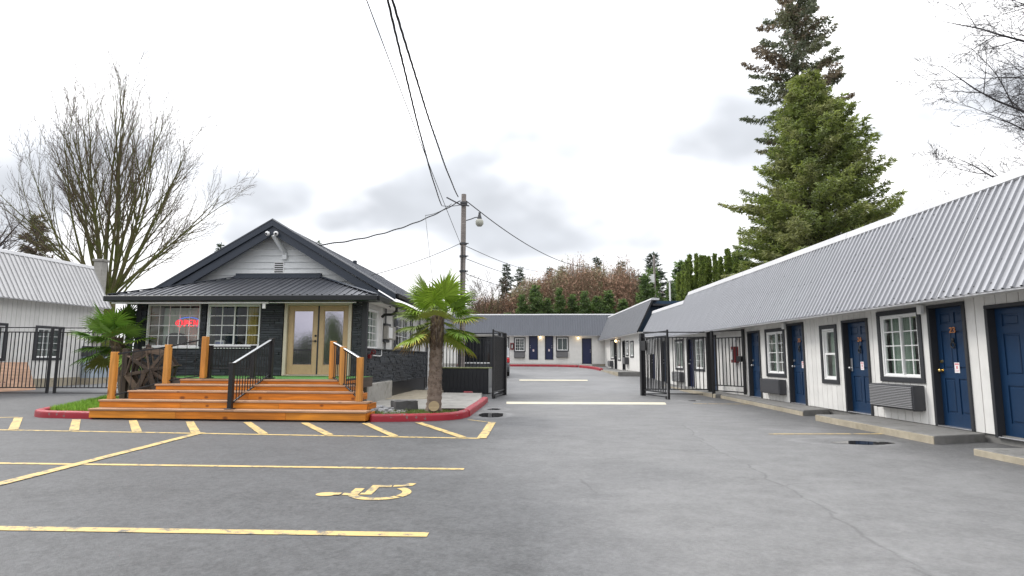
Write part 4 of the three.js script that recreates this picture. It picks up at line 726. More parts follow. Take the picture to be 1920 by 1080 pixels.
// ------------------------------------------------------------------ office house (local: x right, z towards the car park, origin at its front right corner)
const HR = -3 * Math.PI / 180;
const house = thing('office_house', 'dark stone office house with navy gable roof, porch roof and tan double doors', 'house', [-3.803, 0, -15.3], HR);
house.updateMatrixWorld(true);
const HL = -6.06, HD = -12.5;
{
  const W1 = [-5.85, -4.41, 1.545, 2.665], W2 = [-4.21, -2.78, 1.545, 2.67], DR = [-2.12, -0.33, 0.80, 2.70];
  const holes = [W1, W2, DR];
  const SW1 = [-1.20, -0.08, 1.53, 2.55], SW2 = [-5.4, -3.2, 1.50, 2.72]; // right side openings as z ranges
  const sideHoles = [[0.08, 1.20, SW1[2], SW1[3]], [3.3, 5.3, SW2[2] + 0.05, SW2[3] - 0.05], [9.6, 10.9, 1.55, 2.6]]; // x = -z
  mesh('front_wall', [...wallBoxes(HL, 0, 0, 2.98, -0.16, -0.03, holes)], M.trim, house);
  const side = (list, z0, z1) => list.map(g => { g.rotateY(Math.PI / 2); g.translate(0, 0, 0); return g; });
  // right side wall: build along x then turn so that x -> -z
  const sw = wallBoxes(0.0, -HD, 0.0, 3.05, -0.16, -0.02, sideHoles); sw.forEach(g => g.rotateY(Math.PI / 2));
  mesh('side_wall', sw, M.white[0], house);
  mesh('side_wall', [bx(HL, HL + 0.14, 0, 3.05, HD, -0.165), bx(HL + 0.14, 0, 0, 3.05, HD, HD + 0.14)], M.white[2], house);
  // ledger stone facing
  const stoneRun = (x0, x1, y0, y1, hs, seed, turn) => {
    const r = rng(seed), lists = [[], [], []];
    for (let y = y0; y < y1 - 0.01;) { const h = Math.min(0.045 + 0.035 * r(), y1 - y); for (let x = x0; x < x1 - 0.01;) { const w = Math.min(0.12 + 0.34 * r(), x1 - x), d = 0.012 + 0.03 * r(), k = Math.floor(r() * 3); for (const [a, b, c, e] of cells(x + 0.002, x + w - 0.002, y + 0.002, y + h - 0.002, hs)) { if (b - a < 0.01 || e - c < 0.008) continue; const g = bevelBox(b - a, e - c, d + 0.03, 0.006); g.translate((a + b) / 2, (c + e) / 2, (d + 0.03) / 2 - 0.03); if (turn) g.rotateY(Math.PI / 2); lists[k].push(g); } x += w; } y += h; }
    lists.forEach((l, k) => { const m = mesh('stone_facing', l, M.stone[k], house); m.userData.kind = 'stuff'; });
  };
  stoneRun(HL, 0.0, 0.0, 2.70, holes.map(h => [h[0] - 0.03, h[1] + 0.03, h[2] - 0.03, h[3] + 0.03]), 101, false);
  stoneRun(0.0, 8.4, 0.52, 1.49, sideHoles, 102, true);
  mesh('corner_post', [bbox(-0.05, 0.075, 0.5, 2.72, -0.10, 0.06)], M.trim, house); mesh('corner_post', [bbox(HL - 0.06, HL + 0.06, 0.0, 2.72, -0.10, 0.06)], M.trim, house);
  mesh('stone_ledge', [bbox(0.0, 0.06, 1.49, 1.525, -8.4, -0.11)], M.trim, house);
  mesh('skirting', [bx(-0.02, 0.0, 0.0, 0.52, -8.3, -2.4)], M.black, house);
  const bt = (z0, z1, y0, y1) => bbox(0.021, 0.045, y0, y1, z0, z1, 0.004);
  for (const [a, b, c, d] of [[-3.12, -3.0, 1.525, 2.86], [-5.62, -5.5, 1.525, 2.86], [-2.02, -1.94, 1.525, 2.75], [-8.5, -8.3, 0.1, 2.86], [-6.9, -6.8, 1.525, 2.86], [-11.0, -10.9, 0.1, 2.86], [-9.6, -9.5, 0.1, 2.86]]) mesh('batten', bt(a, b, c, d), M.trim, house);
  // side windows built facing +x
  const sideWin = (o) => { const q = new THREE.Group(); const w = addWindow(q, o); w.rotation.y = Math.PI / 2; house.add(w); return w; };
  sideWin({ a: 0.06, b: 1.22, y0: 1.51, y1: 2.57, cw: 0.02, sash: 'fixed', cols: 4, rows: 5, trim: M.vinyl, curtainMat: M.curtain });
  sideWin({ a: 3.2, b: 5.4, y0: 1.50, y1: 2.74, cw: 0.12, sash: 'slider', cols: 2, rows: 3, curtainMat: M.curtainDark, gap: 1.2 });
  sideWin({ a: 9.5, b: 11.0, y0: 1.45, y1: 2.7, cw: 0.10, sash: 'slider', cols: 1, rows: 1 });
  // front windows
  addWindow(house, { a: W1[0], b: W1[1], y0: W1[2], y1: W1[3], cw: 0, sash: 'fixed', cols: 5, rows: 4, curtain: 0, mw: 0.016 });
  addWindow(house, { a: W2[0], b: W2[1], y0: W2[2], y1: W2[3], cw: 0, sash: 'slider', cols: 2, rows: 4, curtain: 0, mw: 0.02 });
  mesh('window_sill', [bbox(W1[0] - 0.05, W1[1] + 0.05, W1[2] - 0.05, W1[2] - 0.001, -0.02, 0.06)], M.vinyl, house); mesh('window_sill', [bbox(W2[0] - 0.05, W2[1] + 0.05, W2[2] - 0.05, W2[2] - 0.001, -0.02, 0.06)], M.vinyl, house);
  // double doors
  const [a, b, c, d] = DR, m = (a + b) / 2;
  mesh('door_frame', [bbox(a, a + 0.085, c, d, -0.14, 0.05), bbox(b - 0.085, b, c, d, -0.14, 0.05), bbox(a + 0.085, b - 0.085, d - 0.07, d, -0.14, 0.048), bbox(a + 0.085, b - 0.085, c, c + 0.03, -0.14, 0.03)], M.tanLight, house);
  for (const s of [-1, 1]) {
    const x0 = s < 0 ? a + 0.09 : m + 0.006, x1 = s < 0 ? m - 0.006 : b - 0.09, y0 = c + 0.035, y1 = d - 0.075, st = 0.135;
    const L = mesh('door', [bbox(x0, x0 + st, y0, y1, -0.08, -0.03), bbox(x1 - st, x1, y0, y1, -0.08, -0.03), bbox(x0 + st, x1 - st, y1 - 0.13, y1, -0.08, -0.03), bbox(x0 + st, x1 - st, y0, y0 + 0.235, -0.08, -0.03)], M.tan, house);
    mesh('door_glass', bx(x0 + st, x1 - st, y0 + 0.235, y1 - 0.13, -0.065, -0.052), M.mirrorGlass, L);
    mesh('glazing_bead', [bbox(x0 + st, x0 + st + 0.018, y0 + 0.235, y1 - 0.13, -0.051, -0.036), bbox(x1 - st - 0.018, x1 - st, y0 + 0.235, y1 - 0.13, -0.051, -0.036), bbox(x0 + st + 0.018, x1 - st - 0.018, y1 - 0.148, y1 - 0.13, -0.051, -0.036), bbox(x0 + st + 0.018, x1 - st - 0.018, y0 + 0.235, y0 + 0.253, -0.051, -0.036)], M.tan, L);
    if (s < 0) { mesh('door_handle', [cyl([x1 - 0.06, y0 + 0.86, -0.03], [x1 - 0.06, y0 + 0.86, 0.03], 0.012), cyl([x1 - 0.06, y0 + 0.86, -0.03], [x1 - 0.06, y0 + 0.86, -0.022], 0.032, 0.032, 16), bar([x1 - 0.05, y0 + 0.86, 0.03], [x1 - 0.19, y0 + 0.862, 0.03], 0.014, 0.018)], M.blackPlastic, L); mesh('deadbolt', cyl([x1 - 0.06, y0 + 1.0, -0.03], [x1 - 0.06, y0 + 1.0, -0.01], 0.032, 0.026, 16), M.blackPlastic, L); }
    else mesh('astragal', bbox(m - 0.02, m + 0.02, y0, y1, -0.029, -0.018), M.trim, L);
  }
  // gable face, board by board
  const gz = -1.6, half = 3.50, cx = -3.12, ey = 3.12, ay = 5.0, halfAt = y => half * Math.max(0, (ay - y) / (ay - ey)) ;
  const e = 0.192; let bi = 0;
  for (let y = 2.9; y < ay - 0.05; y += e, bi++) {
    const y1 = Math.min(y + e, ay - 0.01), w0 = Math.min(2.94, halfAt(y)), w1 = Math.min(2.94, halfAt(y1)); if (w0 < 0.05) break;
    const P = [[cx - w0, y, gz + 0.038], [cx + w0, y, gz + 0.038], [cx + w1, y1, gz + 0.006], [cx - w1, y1, gz + 0.006], [cx - w0, y, gz], [cx + w0, y, gz]];
    const g = new THREE.BufferGeometry(); g.setAttribute('position', new THREE.Float32BufferAttribute([...P[0], ...P[1], ...P[2], ...P[0], ...P[2], ...P[3], ...P[4], ...P[5], ...P[1], ...P[4], ...P[1], ...P[0]], 3)); mesh('siding_board', g, M.lap[bi % 3], house);
  }
  mesh('gable_wall', polyXY([[cx - 2.94, 2.7], [cx + 2.94, 2.7], [cx + 2.94, ey + 0.26], [cx, ay - 0.06], [cx - 2.94, ey + 0.26]], gz - 0.12, gz - 0.002), M.white[0], house);
  mesh('gable_vent', [bbox(-3.23, -2.92, 3.72, 4.06, gz + 0.01, gz + 0.035)], M.plastic, house);
  { const v = house.children[house.children.length - 1]; const sl = ready(bx(-0.125, 0.125, -0.016, 0.016, 0, 0.006)); for (let i = 0; i < 5; i++) mesh('vent_slot', sl, M.blackPlastic, v, [-3.075, 3.765 + i * 0.062, gz + 0.035]); }
  // main roof: two ribbed slopes, decking and rakes
  const fz = -1.15, ov = 0.42, EY = ey - 0.02, HX = half + 0.08, AY = ay + 0.16, L = Math.hypot(HX, AY - EY);
  for (const s of [-1, 1]) {
    const upv = [-s * HX / L, (AY - EY) / L, 0], nrm = [s * (AY - EY) / L, HX / L, 0], n = 12, span = (fz - HD + 0.3) / n;
    for (let i = 0; i < n; i++) mesh('roof_panel', ribSheet(0, span - 0.002, 0.23, 0.026, () => L, [cx + s * HX, EY + (i % 2) * 0.003, fz + 0.03 - (i + 1) * span], [0, 0, 1], upv, nrm, 0.05), M.roofPorch, house);
    mesh('roof_deck', polyXY([[cx + s * (HX - 0.03), EY - 0.03], [cx, AY - 0.035], [cx, AY - 0.15], [cx + s * (HX - 0.03), EY - 0.14]], HD - 0.2, fz - 0.02), M.fascia, house);
    mesh('rake_board', polyXY([[cx + s * (HX + 0.05), EY - 0.04], [cx, AY + 0.05], [cx, AY - 0.12], [cx + s * (HX + 0.05), EY - 0.21]], fz - 0.015, fz + 0.035), M.fascia, house);
    mesh('rake_board', polyXY([[cx + s * (HX - 0.02), EY - 0.215], [cx, AY - 0.13], [cx, AY - 0.36], [cx + s * (HX - 0.10), EY - 0.42]], fz - 0.10, fz - 0.016), M.fascia, house);
    mesh('rake_cap', polyXY([[cx + s * (HX + 0.05), EY + 0.005], [cx, AY + 0.095], [cx, AY + 0.055], [cx + s * (HX + 0.05), EY - 0.035]], fz - 0.09, fz + 0.045), s > 0 ? M.roofMid : M.roofPorch, house);
    mesh('eave_gutter', [bbox(cx + s * (HX + 0.07) - 0.055, cx + s * (HX + 0.07) + 0.055, EY - 0.14, EY - 0.02, HD - 0.2, fz - 0.12)], M.gutter, house);
    mesh('rafter_tail', [bbox(cx + s * 2.98 - 0.05, cx + s * 2.98 + 0.05, 2.86, 3.30, -1.52, -1.2)], M.trim, house);
  }
  mesh('ridge_cap', polyXY([[cx - 0.2, AY - 0.06], [cx, AY + 0.06], [cx + 0.2, AY - 0.06], [cx + 0.2, AY - 0.075], [cx, AY + 0.03], [cx - 0.2, AY - 0.075]], HD - 0.2, fz - 0.1), M.roofPorch, house);
  mesh('gable_brace', [bar([cx + 0.02, 4.78, fz - 0.02], [cx + 0.22, 4.28, gz + 0.06], 0.10, 0.11, 0.01), bbox(cx + 0.15, cx + 0.29, 4.12, 4.30, gz + 0.02, gz + 0.11)], M.lap[1], house);
  mesh('roof_vent', [bbox(cx + 0.5, cx + 0.62, 4.7, 5.0, -7, -6.88)], M.fascia, house);
  // porch roof: front slope and two hips
  const pe = 0.62, px0 = -6.53, px1 = 0.46, py = 2.835, tx0 = -4.28, tx1 = -1.84, ty = 3.60, tz = gz + 0.03;
  { const run = pe - tz, rise = ty - py, S = Math.hypot(run, rise), upv = [0, rise / S, -run / S], nr = [0, run / S, rise / S];
    const len = x => Math.max(0, Math.min(S, S * (x - px0) / (tx0 - px0), S * (px1 - x) / (px1 - tx1)));
    for (let x = px0, k = 0; x < px1 - 0.01; x += 0.95, k++) { const e2 = Math.min(x + 0.949, px1), xx = x; mesh('porch_roof_panel', ribSheet(xx, e2, 0.19, 0.024, len, [0, py + (k % 2) * 0.002, pe], [1, 0, 0], upv, nr), M.roofPorch, house); }
    for (const s of [-1, 1]) {
      const ex = s > 0 ? px1 : px0, tx = s > 0 ? tx1 : tx0, rn = Math.abs(ex - tx), S2 = Math.hypot(rn, rise), u2 = [-s * rn / S2, rise / S2, 0], n2 = [s * rise / S2, rn / S2, 0], wl = s > 0 ? 0.46 : 0.47;
      const zEnd = gz - 1.3, len2 = q => { const z = q; if (z > tz) return S2 * (pe - z) / (pe - tz); return S2 * (wl / rn) * 0.999; };
      mesh('porch_roof_panel', ribSheet(zEnd, pe, 0.19, 0.024, z => Math.min(S2, len2(z)), [ex, py + 0.001, 0], [0, 0, 1], u2, n2), M.roofPorch, house);
      mesh('hip_cap', [bar([ex, py + 0.03, pe], [tx, ty + 0.03, tz], 0.14, 0.02)], M.fascia, house);
      // side gutter
      mesh('porch_gutter', [bbox(ex - (s > 0 ? 0.02 : 0.10), ex + (s > 0 ? 0.10 : 0.02), py - 0.14, py - 0.008, zEnd, pe - 0.02)], M.gutter, house);
      mesh('porch_soffit', [bx(s > 0 ? 0.05 : ex, s > 0 ? ex : HL - 0.05, py - 0.125, py - 0.10, zEnd, -0.03)], M.white[2], house);
    }
    mesh('roof_flashing', [bbox(tx0 - 0.06, tx1 + 0.06, ty - 0.05, ty + 0.115, tz - 0.01, tz + 0.05), bbox(tx0 - 0.06, tx1 + 0.06, ty - 0.05, ty + 0.03, tz + 0.05, tz + 0.16)], M.fascia, house);
    mesh('porch_gutter', [bbox(px0 - 0.05, px1 + 0.05, py - 0.145, py - 0.006, pe - 0.03, pe + 0.09, 0.015)], M.gutter, house);
    mesh('porch_soffit', [bx(px0, px1, py - 0.125, py - 0.10, -0.03, pe - 0.03)], M.trim, house);
  }
  mesh('light_strip', [bbox(px0 + 0.1, -2.3, 2.625, 2.672, 0.555, 0.595, 0.008)], M.plastic, house); mesh('light_strip', [bbox(-2.29, -0.05, 2.640, 2.666, 0.555, 0.585, 0.008)], M.plastic, house);
  mesh('strip_bracket', [bbox(-2.46, -2.38, 2.50, 2.624, 0.555, 0.595)], M.plastic, house);
  mesh('downspout', tubePath([[0.52, 2.70, -0.35], [0.50, 2.58, -0.37], [0.40, 2.50, -0.40], [0.16, 2.48, -0.42], [0.075, 2.42, -0.43], [0.075, 2.0, -0.43]].map(q => [q[0], q[1], q[2] - 0.95]).slice(0, 5), 0.04, 8, 30), M.gutter, house);
  mesh('downspout', tubePath([[-6.55, 2.70, -0.2], [-6.5, 2.58, -0.2], [-6.35, 2.47, -0.2], [-6.15, 2.40, -0.2], [-6.14, 2.2, -0.2]], 0.04, 8, 30), M.gutter, house);
  mesh('conduit', tubePath([[0.05, 2.7, -1.55], [0.05, 1.6, -1.55], [0.05, 1.36, -1.55], [0.07, 1.33, -1.45], [0.07, 1.33, -0.6]], 0.013, 6, 40), M.plastic, house);
  { const m2 = mesh('meter_box', [bbox(0.021, 0.16, 1.81, 2.20, -2.72, -1.78, 0.01)], M.conc, house); mesh('meter_door', [bbox(0.161, 0.172, 1.85, 2.16, -2.28, -1.85)], M.plastic, m2); mesh('meter_frame', [bbox(0.022, 0.10, 2.205, 2.27, -2.35, -1.75), bbox(0.022, 0.10, 1.72, 1.805, -2.2, -1.7)], M.trim, m2); }
  mesh('fire_valve', [(() => { const q = new THREE.TorusGeometry(0.055, 0.014, 6, 16); q.translate(0.16, 1.42, -0.35); return q; })(), cyl([0.05, 1.32, -0.35], [0.16, 1.42, -0.35], 0.025), bbox(0.03, 0.10, 1.25, 1.36, -0.42, -0.28)], M.red, house);
  mesh('stoop', [bbox(-0.42, 0.16, 0.0, 0.60, -2.45, 0.10, 0.015)], M.conc, house);
  // inside the front room
  mesh('interior_wall', [bx(HL + 0.15, -0.17, 0.78, 2.95, -3.6, -3.5)], M.interior, house);
  mesh('ceiling', [bx(HL + 0.145, -0.165, 2.86, 2.9, -3.5, -0.165)], M.interior, house);
  mesh('floor', [bx(HL + 0.145, -0.165, 0.74, 0.78, -3.5, -0.165)], M.deskWood, house);
  mesh('drape', curtainGeo(-4.16, -3.52, 1.5, 2.72, -0.30, 5), M.addedDrape, house); mesh('drape', curtainGeo(-3.25, -2.98, 1.5, 2.72, -0.28, 3), M.yellowCloth, house);  // navy drape is added to darken the left half of the right window
}
function inHouse(name, label, cat, x, y, z) { return thing(name, label, cat, on(house, x, y, z), HR); }
{ const t = inHouse('locker', 'pale green tall cupboard inside the left porch window', 'cupboard', -5.25, 0.78, -0.62); mesh('body', bbox(-0.55, 0.75, 0, 1.84, -0.4, 0, 0.01), M.shirt, t); const dg = ready(bevelBox(0.30, 0.84, 0.02, 0.005)); for (let i = 0; i < 4; i++) for (const y of [0.45, 1.36]) mesh('cupboard_door', dg, M.shirt, t, [-0.39 + i * 0.325, y, 0.011]); }
{ const t = inHouse('office_chair', 'black office chair back seen through the left porch window', 'chair', -5.2, 0.78, -0.33); const s = new THREE.Shape(); s.moveTo(-0.24, 0); s.lineTo(0.24, 0); s.lineTo(0.26, 0.42); s.quadraticCurveTo(0.24, 0.58, 0.08, 0.6); s.lineTo(-0.1, 0.6); s.quadraticCurveTo(-0.25, 0.58, -0.26, 0.42); s.closePath(); const g = new THREE.ExtrudeGeometry(s, { depth: 0.07, bevelSize: 0.02, bevelThickness: 0.02, bevelSegments: 2 }); g.translate(0, 0.52, 0); mesh('backrest', g, M.blackPlastic, t); mesh('seat', bbox(-0.26, 0.26, 0.42, 0.50, -0.45, 0.05, 0.03), M.blackPlastic, t); mesh('stem', cyl([0, 0.08, -0.2], [0, 0.42, -0.2], 0.03), M.steel, t); for (let i = 0; i < 5; i++) { const a = i * 1.2566; mesh('foot', bar([0, 0.08, -0.2], [0.28 * Math.cos(a), 0.04, -0.2 + 0.28 * Math.sin(a)], 0.04, 0.04), M.blackPlastic, t); } }
{ const t = inHouse('reception_desk', 'tan reception counter inside the right porch window', 'counter', -3.1, 0.78, -0.95); mesh('front_panel', bbox(-0.42, 0.7, 0, 1.06, -0.05, 0.02), M.deskWood, t); mesh('worktop', bbox(-0.5, 0.75, 1.06, 1.10, -0.6, 0.08), M.plastic, t); mesh('shelf', bbox(-0.42, 0.2, 1.28, 1.31, -0.5, -0.1), M.tanLight, t); mesh('side_panel', bbox(-0.42, -0.39, 0, 1.28, -0.6, -0.055), M.deskWood, t); }
{ const t = inHouse('printer', 'small white printer with blue sheet on the sill of the right porch window', 'printer', -3.98, 1.55, -0.30); mesh('body', bbox(-0.13, 0.13, 0, 0.17, -0.14, 0.08, 0.015), M.plastic, t); mesh('screen', bx(-0.10, 0.10, 0.03, 0.13, 0.081, 0.086), std('blue_sheet', [0.16, 0.18, 0.36], {}), t); mesh('shelf', bx(-0.2, 0.6, -0.03, -0.001, -0.2, 0.1), M.white[2], t); }
// neon sign
{
  const t = inHouse('neon_sign', 'red neon OPEN sign with a blue arc in the left porch window', 'neon sign', -4.80, 2.17, -0.115);
  const redN = std('red_neon', [0.5, 0.02, 0.03], { emissive: new THREE.Color(1, 0.03, 0.05), emissiveIntensity: 0.85 }), blueN = std('blue_neon', [0.03, 0.10, 0.5], { emissive: new THREE.Color(0.05, 0.22, 1), emissiveIntensity: 0.55 });
  const w = text('OPEN', 0.175, 0.02); w.scale(0.92, 1.05, 1); mesh('neon_letters', w, redN, t);
  const arc = []; for (let i = 0; i <= 30; i++) { const a = 2.5 - i / 30 * 3.2; arc.push([0.02 + 0.335 * Math.cos(a), 0.0 + 0.155 * Math.sin(a), 0.012]); } mesh('neon_arc', tubePath(arc, 0.013, 6, 50), blueN, t);
  const arc2 = []; for (let i = 0; i <= 14; i++) { const a = 2.3 + i / 14 * 1.8; arc2.push([-0.02 + 0.31 * Math.cos(a), 0.13 * Math.sin(a), 0.012]); } mesh('neon_arc', tubePath(arc2, 0.012, 6, 30), redN, t);
  mesh('backing', bbox(-0.30, 0.34, -0.012, 0.012, -0.02, -0.004), M.blackPlastic, t);
  const l = new THREE.PointLight(new THREE.Color(1, 0.1, 0.1), 0.10, 0, 2); l.position.set(0, 0, 0.05); l.castShadow = true; t.add(l);
}
for (const [x, l] of [[-0.11, 'left one of two white cameras under the gable peak'], [0.14, 'right one of two white cameras under the gable peak']]) {
  const t = thing('security_camera', l, 'camera', on(house, -3.12 + x, 4.80, -1.13), HR, 'cameras under the gable peak');
  mesh('housing', [(() => { const q = new THREE.SphereGeometry(0.068, 16, 12); q.translate(0, 0, 0.06); return q; })(), cyl([0, 0.03, 0.0], [0, 0, 0.05], 0.035, 0.05, 14)], M.plastic, t); mesh('lens', (() => { const q = new THREE.SphereGeometry(0.034, 12, 10); q.translate(x * 0.1, -0.012, 0.105); return q; })(), M.blackPlastic, t); mesh('mount', [cyl([0, 0.06, -0.02], [0, 0.02, 0.03], 0.03)], M.blackPlastic, t);
}

// ------------------------------------------------------------------ wooden steps and deck (local: x right, z forward, origin at their front right corner)
const SR = -5 * Math.PI / 180, SO = [-2.847, 0, -11.705];
const steps = thing('wooden_steps', 'broad flared orange wooden steps with green turf landing before the office doors', 'steps', SO, SR);
steps.updateMatrixWorld(true);
const ST = [[0.222, -5.76, 0.02], [0.380, -5.80, -0.05], [0.558, -5.40, -0.35], [0.682, -5.01, -0.65], [0.785, -4.66, -0.95]];
{
  let sd = 1; const r = rng(8);
  ST.forEach(([h, xl, xr], i) => {
    const z = -0.3 * i, y0 = i ? ST[i - 1][0] : 0.035, cut = [xl, xl + (xr - xl) * (0.42 + 0.2 * r()), xr];
    if (i === 1) cut.splice(1, 1, -4.0, -1.9); if (i === 0) cut.splice(1, 1, -3.9, -1.6);
    for (let k = 0; k < cut.length - 1; k++) {
      mesh('riser', plank(cut[k] + 0.001, cut[k + 1] - 0.001, y0 + 0.001, h - 0.040, z - 0.038, z, sd++), M.orange[Math.floor(r() * 4)], steps);
    }
    const nt = i < 4 ? 2 : 1;
    for (let q = 0; q < nt; q++) { const za = z + 0.026 - q * 0.165, zb = za - 0.161, c2 = xl + (xr - xl) * (0.3 + 0.4 * r()); for (const [a, b] of [[xl - 0.015, c2 - 0.001], [c2 + 0.001, xr + 0.015]]) mesh('tread', plank(a, b, h - 0.039, h, zb, za, sd++, 0.006), M.tread[Math.floor(r() * 3)], steps); }
    if (i) mesh('end_board', plank(xl - 0.012, xl + 0.02, y0 + 0.001, h - 0.041, z - 1.3, z - 0.04, sd++), M.orange[1], steps);
    mesh('end_board', plank(xr - 0.02, xr + 0.012, y0 + 0.001, h - 0.041, z - (i < 4 ? 0.55 : 1.0), z - 0.04, sd++), M.orange[1], steps);
    mesh('void_fill', bx(xl + 0.03, xr - 0.03, i ? 0.02 : 0.02, h - 0.045, z - 0.32, z - 0.05), M.black, steps);  // black block paints in the shade of the void under each step
  });
  const tf = poly([[-4.66, -1.34], [-0.97, -1.34], [-0.97, -3.44], [-5.95, -3.28], [-5.95, -2.6]], 0.795); mesh('turf_mat', tf, M.turf, steps);
  mesh('deck_frame', slabPoly([[-4.66, -1.33], [-0.97, -1.33], [-0.97, -3.40], [-5.97, -3.24], [-5.97, -2.6]], 0.55, 0.790, 0.004), M.oldWood[0], steps);
}
const stepW = (x, y, z) => on(steps, x, y, z);
// railings: posts (in step space) with rails and bars between
function railing(name, label, posts, o) {
  const t = thing(name, label, 'railing', [...stepW(posts[0][0], 0, posts[0][2])], SR, 'railings of the steps'); t.position.y = posts[0][1];
  const P = posts.map(p => [p[0] - posts[0][0], p[1] - posts[0][1], p[2] - posts[0][2], p[3] - p[1]]);
  P.forEach(([x, y, z, h], i) => {
    if (o.wood) mesh('post', plank(x - 0.058, x + 0.058, y, y + h, z - 0.058, z + 0.058, 30 + i + Math.round(h * 100), 0.006), M.post[i % 3], t);
    else { mesh('post', bbox(x - 0.045, x + 0.045, y, y + h, z - 0.045, z + 0.045, 0.006), M.black, t); mesh('post_foot', bbox(x - 0.085, x + 0.085, y, y + 0.022, z - 0.085, z + 0.085, 0.008), M.black, t); mesh('post_cap', bbox(x - 0.055, x + 0.055, y + h, y + h + 0.02, z - 0.055, z + 0.055, 0.006), M.black, t); }
  });
  for (let i = 0; i < P.length - 1; i++) {
    const A = P[i], B = P[i + 1], top = q => q[1] + q[3] - o.drop, bot = q => q[1] + o.low;
    mesh('top_rail', bar([A[0], top(A), A[2]], [B[0], top(B), B[2]], 0.045, 0.032), M.black, t);
    if (o.cap) mesh('handrail', bar([A[0], top(A) + 0.030, A[2]], [B[0], top(B) + 0.030, B[2]], 0.06, 0.022, 0.008), M.rail, t);
    mesh('bottom_rail', bar([A[0], bot(A), A[2]], [B[0], bot(B), B[2]], 0.035, 0.028), M.black, t);
    const L = Math.hypot(B[0] - A[0], B[2] - A[2]), n = Math.max(1, Math.round(L / o.gap) - 1), bg = ready(cyl([0, 0, 0], [0, 1, 0], o.r, o.r, 6));
    for (let k = 1; k <= n; k++) { const u = k / (n + 1), y0 = bot(A) + (bot(B) - bot(A)) * u, y1 = top(A) + (top(B) - top(A)) * u; const m = mesh('baluster', bg, M.black, t, [A[0] + (B[0] - A[0]) * u, y0, A[2] + (B[2] - A[2]) * u]); m.scale.y = y1 - y0; }
  }
  return t;
}
railing('stair_railing', 'left stair railing with three orange wooden posts and thin black rails', [[-5.68, 0.380, -0.47, 1.375], [-4.90, 0.682, -1.07, 1.545], [-4.25, 0.795, -1.40, 1.735]], { wood: 1, drop: 0.05, low: 0.06, gap: 0.17, r: 0.006 });
railing('stair_railing', 'right stair railing with three orange wooden posts', [[-0.27, 0.380, -0.43, 1.275], [-0.86, 0.682, -1.02, 1.505], [-1.25, 0.795, -1.42, 1.635]], { wood: 1, drop: 0.05, low: 0.05, gap: 0.10, r: 0.009, cap: 1 });
railing('stair_railing', 'black metal railing up the middle of the steps with silver handrail', [[-2.85, 0.222, -0.15, 1.135], [-2.70, 0.795, -1.45, 1.68]], { drop: 0.03, low: 0.10, gap: 0.088, r: 0.010, cap: 1 });
railing('porch_railing', 'black porch railing between the left posts and the middle railing', [[-4.19, 0.795, -1.50, 1.52], [-3.15, 0.795, -1.50, 1.52]], { drop: 0.02, low: 0.22, gap: 0.075, r: 0.011 });
// old wooden water wheel beside the steps
{
  const p = stepW(-5.35, 0, -1.95), t = thing('water_wheel', 'weathered dark wooden water wheel on a timber stand behind the left railing', 'wooden wheel', [-8.66, 0.05, -14.35], 0.18);
  const cy = 0.90, R = 0.50; let sd = 200;
  for (const z of [-0.14, 0.14]) for (let i = 0; i < 8; i++) {
    const a = i * Math.PI / 4 + 0.2, b = a + Math.PI / 4, pa = [R * Math.cos(a), cy + R * Math.sin(a), z], pb = [R * Math.cos(b), cy + R * Math.sin(b), z];
    mesh('rim_board', bar(pa, pb, 0.025, 0.13, 0.004), M.oldWood[(i + (z > 0 ? 1 : 0)) % 3], t);
    mesh('spoke', bar([0.03 * Math.cos(a), cy + 0.03 * Math.sin(a), z * 1.12], [R * Math.cos(a), cy + R * Math.sin(a), z * 1.12], 0.022, 0.075, 0.004), M.oldWood[i % 3], t);
  }
  for (let i = 0; i < 8; i++) { const a = i * Math.PI / 4 + 0.2, c = Math.cos(a), s = Math.sin(a); mesh('paddle', (() => { const g = bevelBox(0.20, 0.02, 0.30, 0.004); g.rotateZ(a); g.translate((R + 0.02) * c, cy + (R + 0.02) * s, 0); return g; })(), M.oldWood[2 - i % 3], t); }
  mesh('axle', cyl([0, cy, -0.34], [0, cy, 0.34], 0.05, 0.05, 12), M.oldWood[0], t);
  for (const z of [-0.30, 0.27]) for (const s of [-1, 1]) mesh('stand_leg', bar([s * 0.03, cy, z], [s * 0.34, 0, z], 0.06, 0.10, 0.006), M.oldWood[z > 0 && s < 0 ? 1 : 0], t);
  mesh('stand_post', plank(-0.66, -0.54, 0, 1.42, -0.1, 0.05, 77), M.oldWood[0], t); mesh('stand_post', plank(-0.66, -0.54, 0, 1.42, -0.62, -0.48, 78), M.oldWood[0], t);
  mesh('stand_brace', plank(-0.54, 0.3, 0.10, 0.18, -0.4, -0.34, 79), M.oldWood[0], t);
}

// ------------------------------------------------------------------ iron gates and fences
const barG = {};
function ironPanel(name, label, cat, A, B, o, group) { // A,B [x,z]; bars between y0..y1 with top, second and bottom rails
  const L = Math.hypot(B[0] - A[0], B[1] - A[1]), y = o.y ?? 0, t = thing(name, label, cat, [A[0], y, A[1]], Math.atan2(-(B[1] - A[1]), B[0] - A[0]), group), H = o.h;
  const rail = (yy, w = 0.035) => mesh('rail', bbox(0, L, yy - w / 2, yy + w / 2, -w / 2, w / 2, 0.003), M.black, t);
  for (const yy of o.rails) rail(yy, o.rw ?? 0.035);
  const k = (o.b1 - o.b0).toFixed(3), g = (barG[k] ??= ready(bevelBox(0.025, o.b1 - o.b0, 0.025, 0.003)));
  const n = Math.round(L / (o.gap ?? 0.13)); for (let i = 1; i < n; i++) mesh('picket', g, M.black, t, [L * i / n, (o.b0 + o.b1) / 2, 0]);
  for (const [x, w, h, y0] of o.posts) mesh('post', bbox(x - w / 2, x + w / 2, y0 ?? 0, h, -w / 2, w / 2, 0.005), M.black, t);
  return t;
}
const GB = 'iron gates across the lanes';
